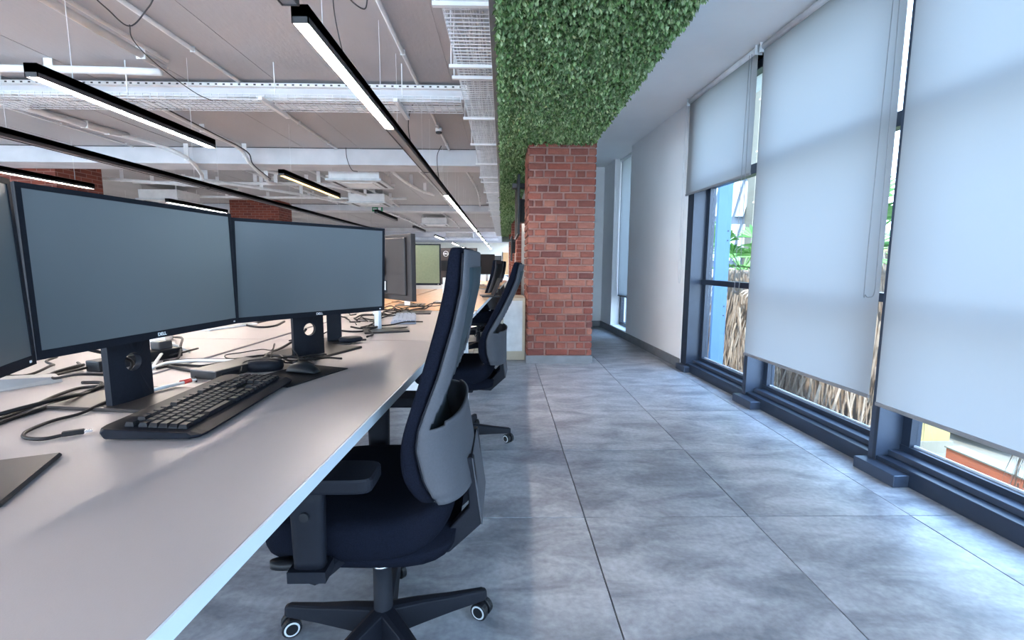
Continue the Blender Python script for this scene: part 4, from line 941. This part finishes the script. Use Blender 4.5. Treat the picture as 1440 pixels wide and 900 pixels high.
# ================================================================ ROLLER BLINDS
def blind(s0, s1, zb, label, off=-.035, cord=None, ztop=2.69):
    t = thing('roller_blind', label, 'blind', tuple(W((s0+s1)/2, off, 0)), WTH); h_ = (s1-s0)/2
    mb = MB(); nz = 24; ny = 10
    for i in range(nz+1):
        for j in range(ny+1):
            z = zb+(ztop-zb)*i/nz; y = -h_+.004+(2*h_-.008)*j/ny; mb.v.append((-.004*math.sin(i/nz*PI)*math.cos(j/ny*PI*2+s0), y, z))
    for i in range(nz):
        for j in range(ny): mb.f.append((i*(ny+1)+j, i*(ny+1)+j+1, (i+1)*(ny+1)+j+1, (i+1)*(ny+1)+j))
    mb.build('fabric', MT['blind'], t, smooth=True)
    B(-.006, .006, -h_+.004, h_-.004, zb-.016, zb+.004).build('bottom_rail', MT['trimbar'], t, bevel=.002, seg=1)
    MB().tube([(.0, -h_+.008, ztop+.01), (.0, h_-.008, ztop+.01)], .024, 14).build('roller_tube', MT['whitep'], t, smooth=True)
    for sg in (-1, 1): B(-.03, .03, sg*h_-.004, sg*h_+.004, ztop-.03, 2.73).build('end_bracket', MT['whitep'], t, bevel=.002, seg=1)
    if cord:
        y, z = cord; loop = [(-.03, y, 2.68), (-.034, y+.005, 1.8), (-.03, y+.012, z+.08), (-.03, y, z+.01), (-.03, y-.028, z), (-.03, y-.055, z+.03), (-.03, y-.055, z+.2), (-.03, y-.045, 1.8), (-.03, y-.03, 2.68)]
        MB().tube(smooth_path(loop, 8), .0022, 5).build('pull_cord', MT['trimbar'], t, smooth=True)
MT['trimbar'] = mat('grey_bar', (.20, .20, .215), .5)
blind(3.70, 4.86, 1.80, 'short roller blind drawn halfway, nearest the plain white wall', cord=(-.515, .88))
blind(2.435, 3.655, .40, 'tall roller blind in the middle, ending above the sill', cord=(-.555, .93), off=-.022)
blind(1.14, 2.395, .375, 'tall roller blind at the right edge of the photo', off=-.022)
blind(-.11, 1.13, .375, 'tall roller blind just outside the right edge', off=-.022)
blind(6.84, 7.56, .60, 'narrow roller blind in the small recessed window', off=.10, cord=None)
t = thing('pull_cord', 'white blind cord hanging against the plain white wall', 'cord', tuple(W(4.95, -.02, 0)), WTH)
MB().tube(smooth_path([(0, .03, 2.7), (0, .03, 1.2), (0, .02, .95), (0, -.0, .90), (0, -.03, .95), (0, -.035, 1.2), (0, -.03, 2.7)], 8), .0025, 5).build('cord_loop', MT['whitep'], t, smooth=True)
# ================================================================ OUTDOORS
GZ = -3.35
og = struct(B(2.6, 60, -30, 70, GZ-.3, GZ).build('ground', MT['sand'])); 
struct(B(XL-.2, 2.36, YB-.2, YF, GZ, -.31).build('wall_below_floor', MT['beige']))
FS = 4.98
t = thing('sun_fin', 'pale blue vertical metal fin outside the glazing', 'fin', tuple(W(FS, .38, GZ)), WTH)
B(0, .15, 0, .04, 0, 6.6).build('fin_blade', MT['fin'], t, bevel=.003, seg=1)
for z in (3.15, 3.25, 3.9, 4.0, 4.7, 4.8): MB().lathe([(.008, -.004), (.008, .0)], (.12, 0, z), 8, 'y').build('bolt', MT['frame'], t)
bld = thing('building', 'pale building across the way with slanted windows coloured as white reflections and beige stone end', 'building', (4.6, 12.5, GZ))
B(-2.5, 1.78, 0, 8, 0, 14).build('grey_block', MT['facade'], bld); B(1.78, 4.9, -.4, 8, 0, 14).build('stone_block', MT['beige'], bld)
for k_ in range(10): B(1.76, 4.92, -.42, -.38, 1+k_*1.25, 1.04+k_*1.25).build('stone_joint', MT['trimwood'], bld)
for rI, (z0, z1) in enumerate(((3.6, 4.35), (4.55, 5.5), (5.7, 6.6), (6.8, 7.7), (2.6, 3.4))):
    for q in range(9):
        x = .35+q*.29-rI*.0; sh = .22
        if x > 1.55 or x < -2: continue
        MB().loft([[(x, y, z0), (x+.20, y, z0), (x+.20+sh, y, z1), (x+sh, y, z1)] for y in (-.06, 0)]).build('slanted_panel', MT['panelw'], bld)
t = thing('building', 'ochre walled building seen low through the right window', 'building', (9.9, 10.6, GZ)); B(-2.2, .8, 0, 1.3, 0, 5).build('wall', MT['ochre'], t); B(-2.25, .85, -.05, 1.35, 0, .28).build('plinth', MT['beige'], t)
for q in range(3):
    o = B(-1.9+q*.9, -1.3+q*.9, -.04, 0, 1.6, 3).build('window', MT['carg'], t)
t = thing('planter_wall', 'low terracotta orange wall outside the right window', 'wall', (9.8, 8.2, GZ)); B(0, .35, 0, 1.56, 0, .46).build('wall_body', MT['terracotta'], t, bevel=.02); B(-.02, .37, -.02, 1.58, .46, .49).build('coping', MT['beige'], t)
t = thing('car', 'white parked car beyond the terracotta wall', 'car', (13.6, 11.4, GZ), .25)
prof = [(-2.1, .35), (-2.1, .75), (-1.2, .92), (-.6, 1.38), (.9, 1.40), (1.6, .95), (2.1, .85), (2.15, .35)]
MB().loft([[(x, y, z) for x, z in prof] for y in (-.82, .82)]).build('car_body', MT['carw'], t, bevel=.05)
MB().loft([[(x, y, z) for x, z in ((-1.05, .95), (-.55, 1.33), (.85, 1.35), (1.4, .97))] for y in (-.83, .83)]).build('car_window', MT['carg'], t)
for sx in (-1.3, 1.3):
    for sy in (-.8, .8): MB().lathe([(.32, -.1), (.32, .1)], (sx, sy, .32), 18, 'y').build('wheel', MT['black'], t)
def palm(x, y, zt, label, seed, rs=.55, n=26, fr=.62):
    rg = random.Random(seed); t = thing('palm_tree', label, 'palm tree', (x, y, GZ)); H_ = zt-GZ
    MB().tube([(0, 0, 0), (.02, 0, H_*.5), (0, 0, H_)], .22, 12, r2=.16).build('trunk', MT['dead'], t, smooth=True)
    sk_ = MB()
    for q in range(3600):
        a_ = rg.uniform(0, 2*PI); z = rg.uniform(.3, H_+.05); rad = rs*(.55+.45*min(1, (H_-z)/.5))*(rg.uniform(.75, 1.05)); L = rg.uniform(.35, .7); wd = rg.uniform(.005, .015)
        c_ = Vector((math.cos(a_)*rad, math.sin(a_)*rad, z)); tdir = Vector((-math.sin(a_), math.cos(a_), 0)); tw = rg.uniform(-.25, .25)
        d_ = (Vector((0, 0, -1))+tdir*tw+Vector((math.cos(a_), math.sin(a_), 0))*rg.uniform(-.15, .2)).normalized()
        o_ = Vector((math.cos(a_), math.sin(a_), 0))*.012
        sk_.add([c_-tdir*wd, c_+tdir*wd, c_+d_*L*.6+tdir*wd*.8+o_, c_+d_*L, c_+d_*L*.6-tdir*wd*.8+o_], [(0, 1, 2, 4), (4, 2, 3)])
    sk_.build('dry_frond_skirt', MT['dead'], t, norm=False)['kind'] = 'stuff'
    MB().lathe([(rs*.72, .2), (rs*.75, H_*.5), (rs*.7, H_-.3), (rs*.35, H_)], n=16).build('skirt_core', MT['dead'], t, smooth=True)
    for q in range(n):       # fan fronds: stalk and pleated fan, each a part
        a_ = 2*PI*q/n*2.4+rg.uniform(-.2, .2); el = rg.uniform(-.5, 1.25); L = rg.uniform(.45, .75)*fr/.62
        d_ = Vector((math.cos(a_)*math.cos(el), math.sin(a_)*math.cos(el), math.sin(el))); b0 = Vector((0, 0, H_-.02)); b1 = b0+d_*L
        u = Vector((-math.sin(a_), math.cos(a_), 0)); n_ = d_.cross(u); fm = MB(); fm.tube([b0, b0+d_*L*.5, b1], .012, 5)
        K = 13; R_ = rg.uniform(.30, .42)*fr/.62*1.2
        for k_ in range(K):
            an = -1.35+2.7*k_/(K-1); dd = d_*math.cos(an)+u*math.sin(an); sd_ = d_*-math.sin(an)+u*math.cos(an)
            tip = b1+dd*R_*(1-.12*abs(an))+Vector((0, 0, -.05))
            fm.add([b1, b1+dd*R_*.6+sd_*.028+n_*.006, tip, b1+dd*R_*.6-sd_*.028+n_*-.006], [(0, 1, 2), (0, 2, 3)])
        fm.build('fan_frond', MT['palm' if el > -.15 else 'dead'], t, norm=False)
palm(4.25, 8.3, 1.00, 'fan palm with green crown seen through the half-drawn blind window', 1, rs=.60)
palm(3.95, 5.35, 1.25, 'fan palm whose dry brown skirt fills the middle window bottom', 2, rs=.78, n=22)
palm(5.0, 3.3, 1.3, 'fan palm with dry brown skirt at the right edge window', 3, rs=.72, n=22)
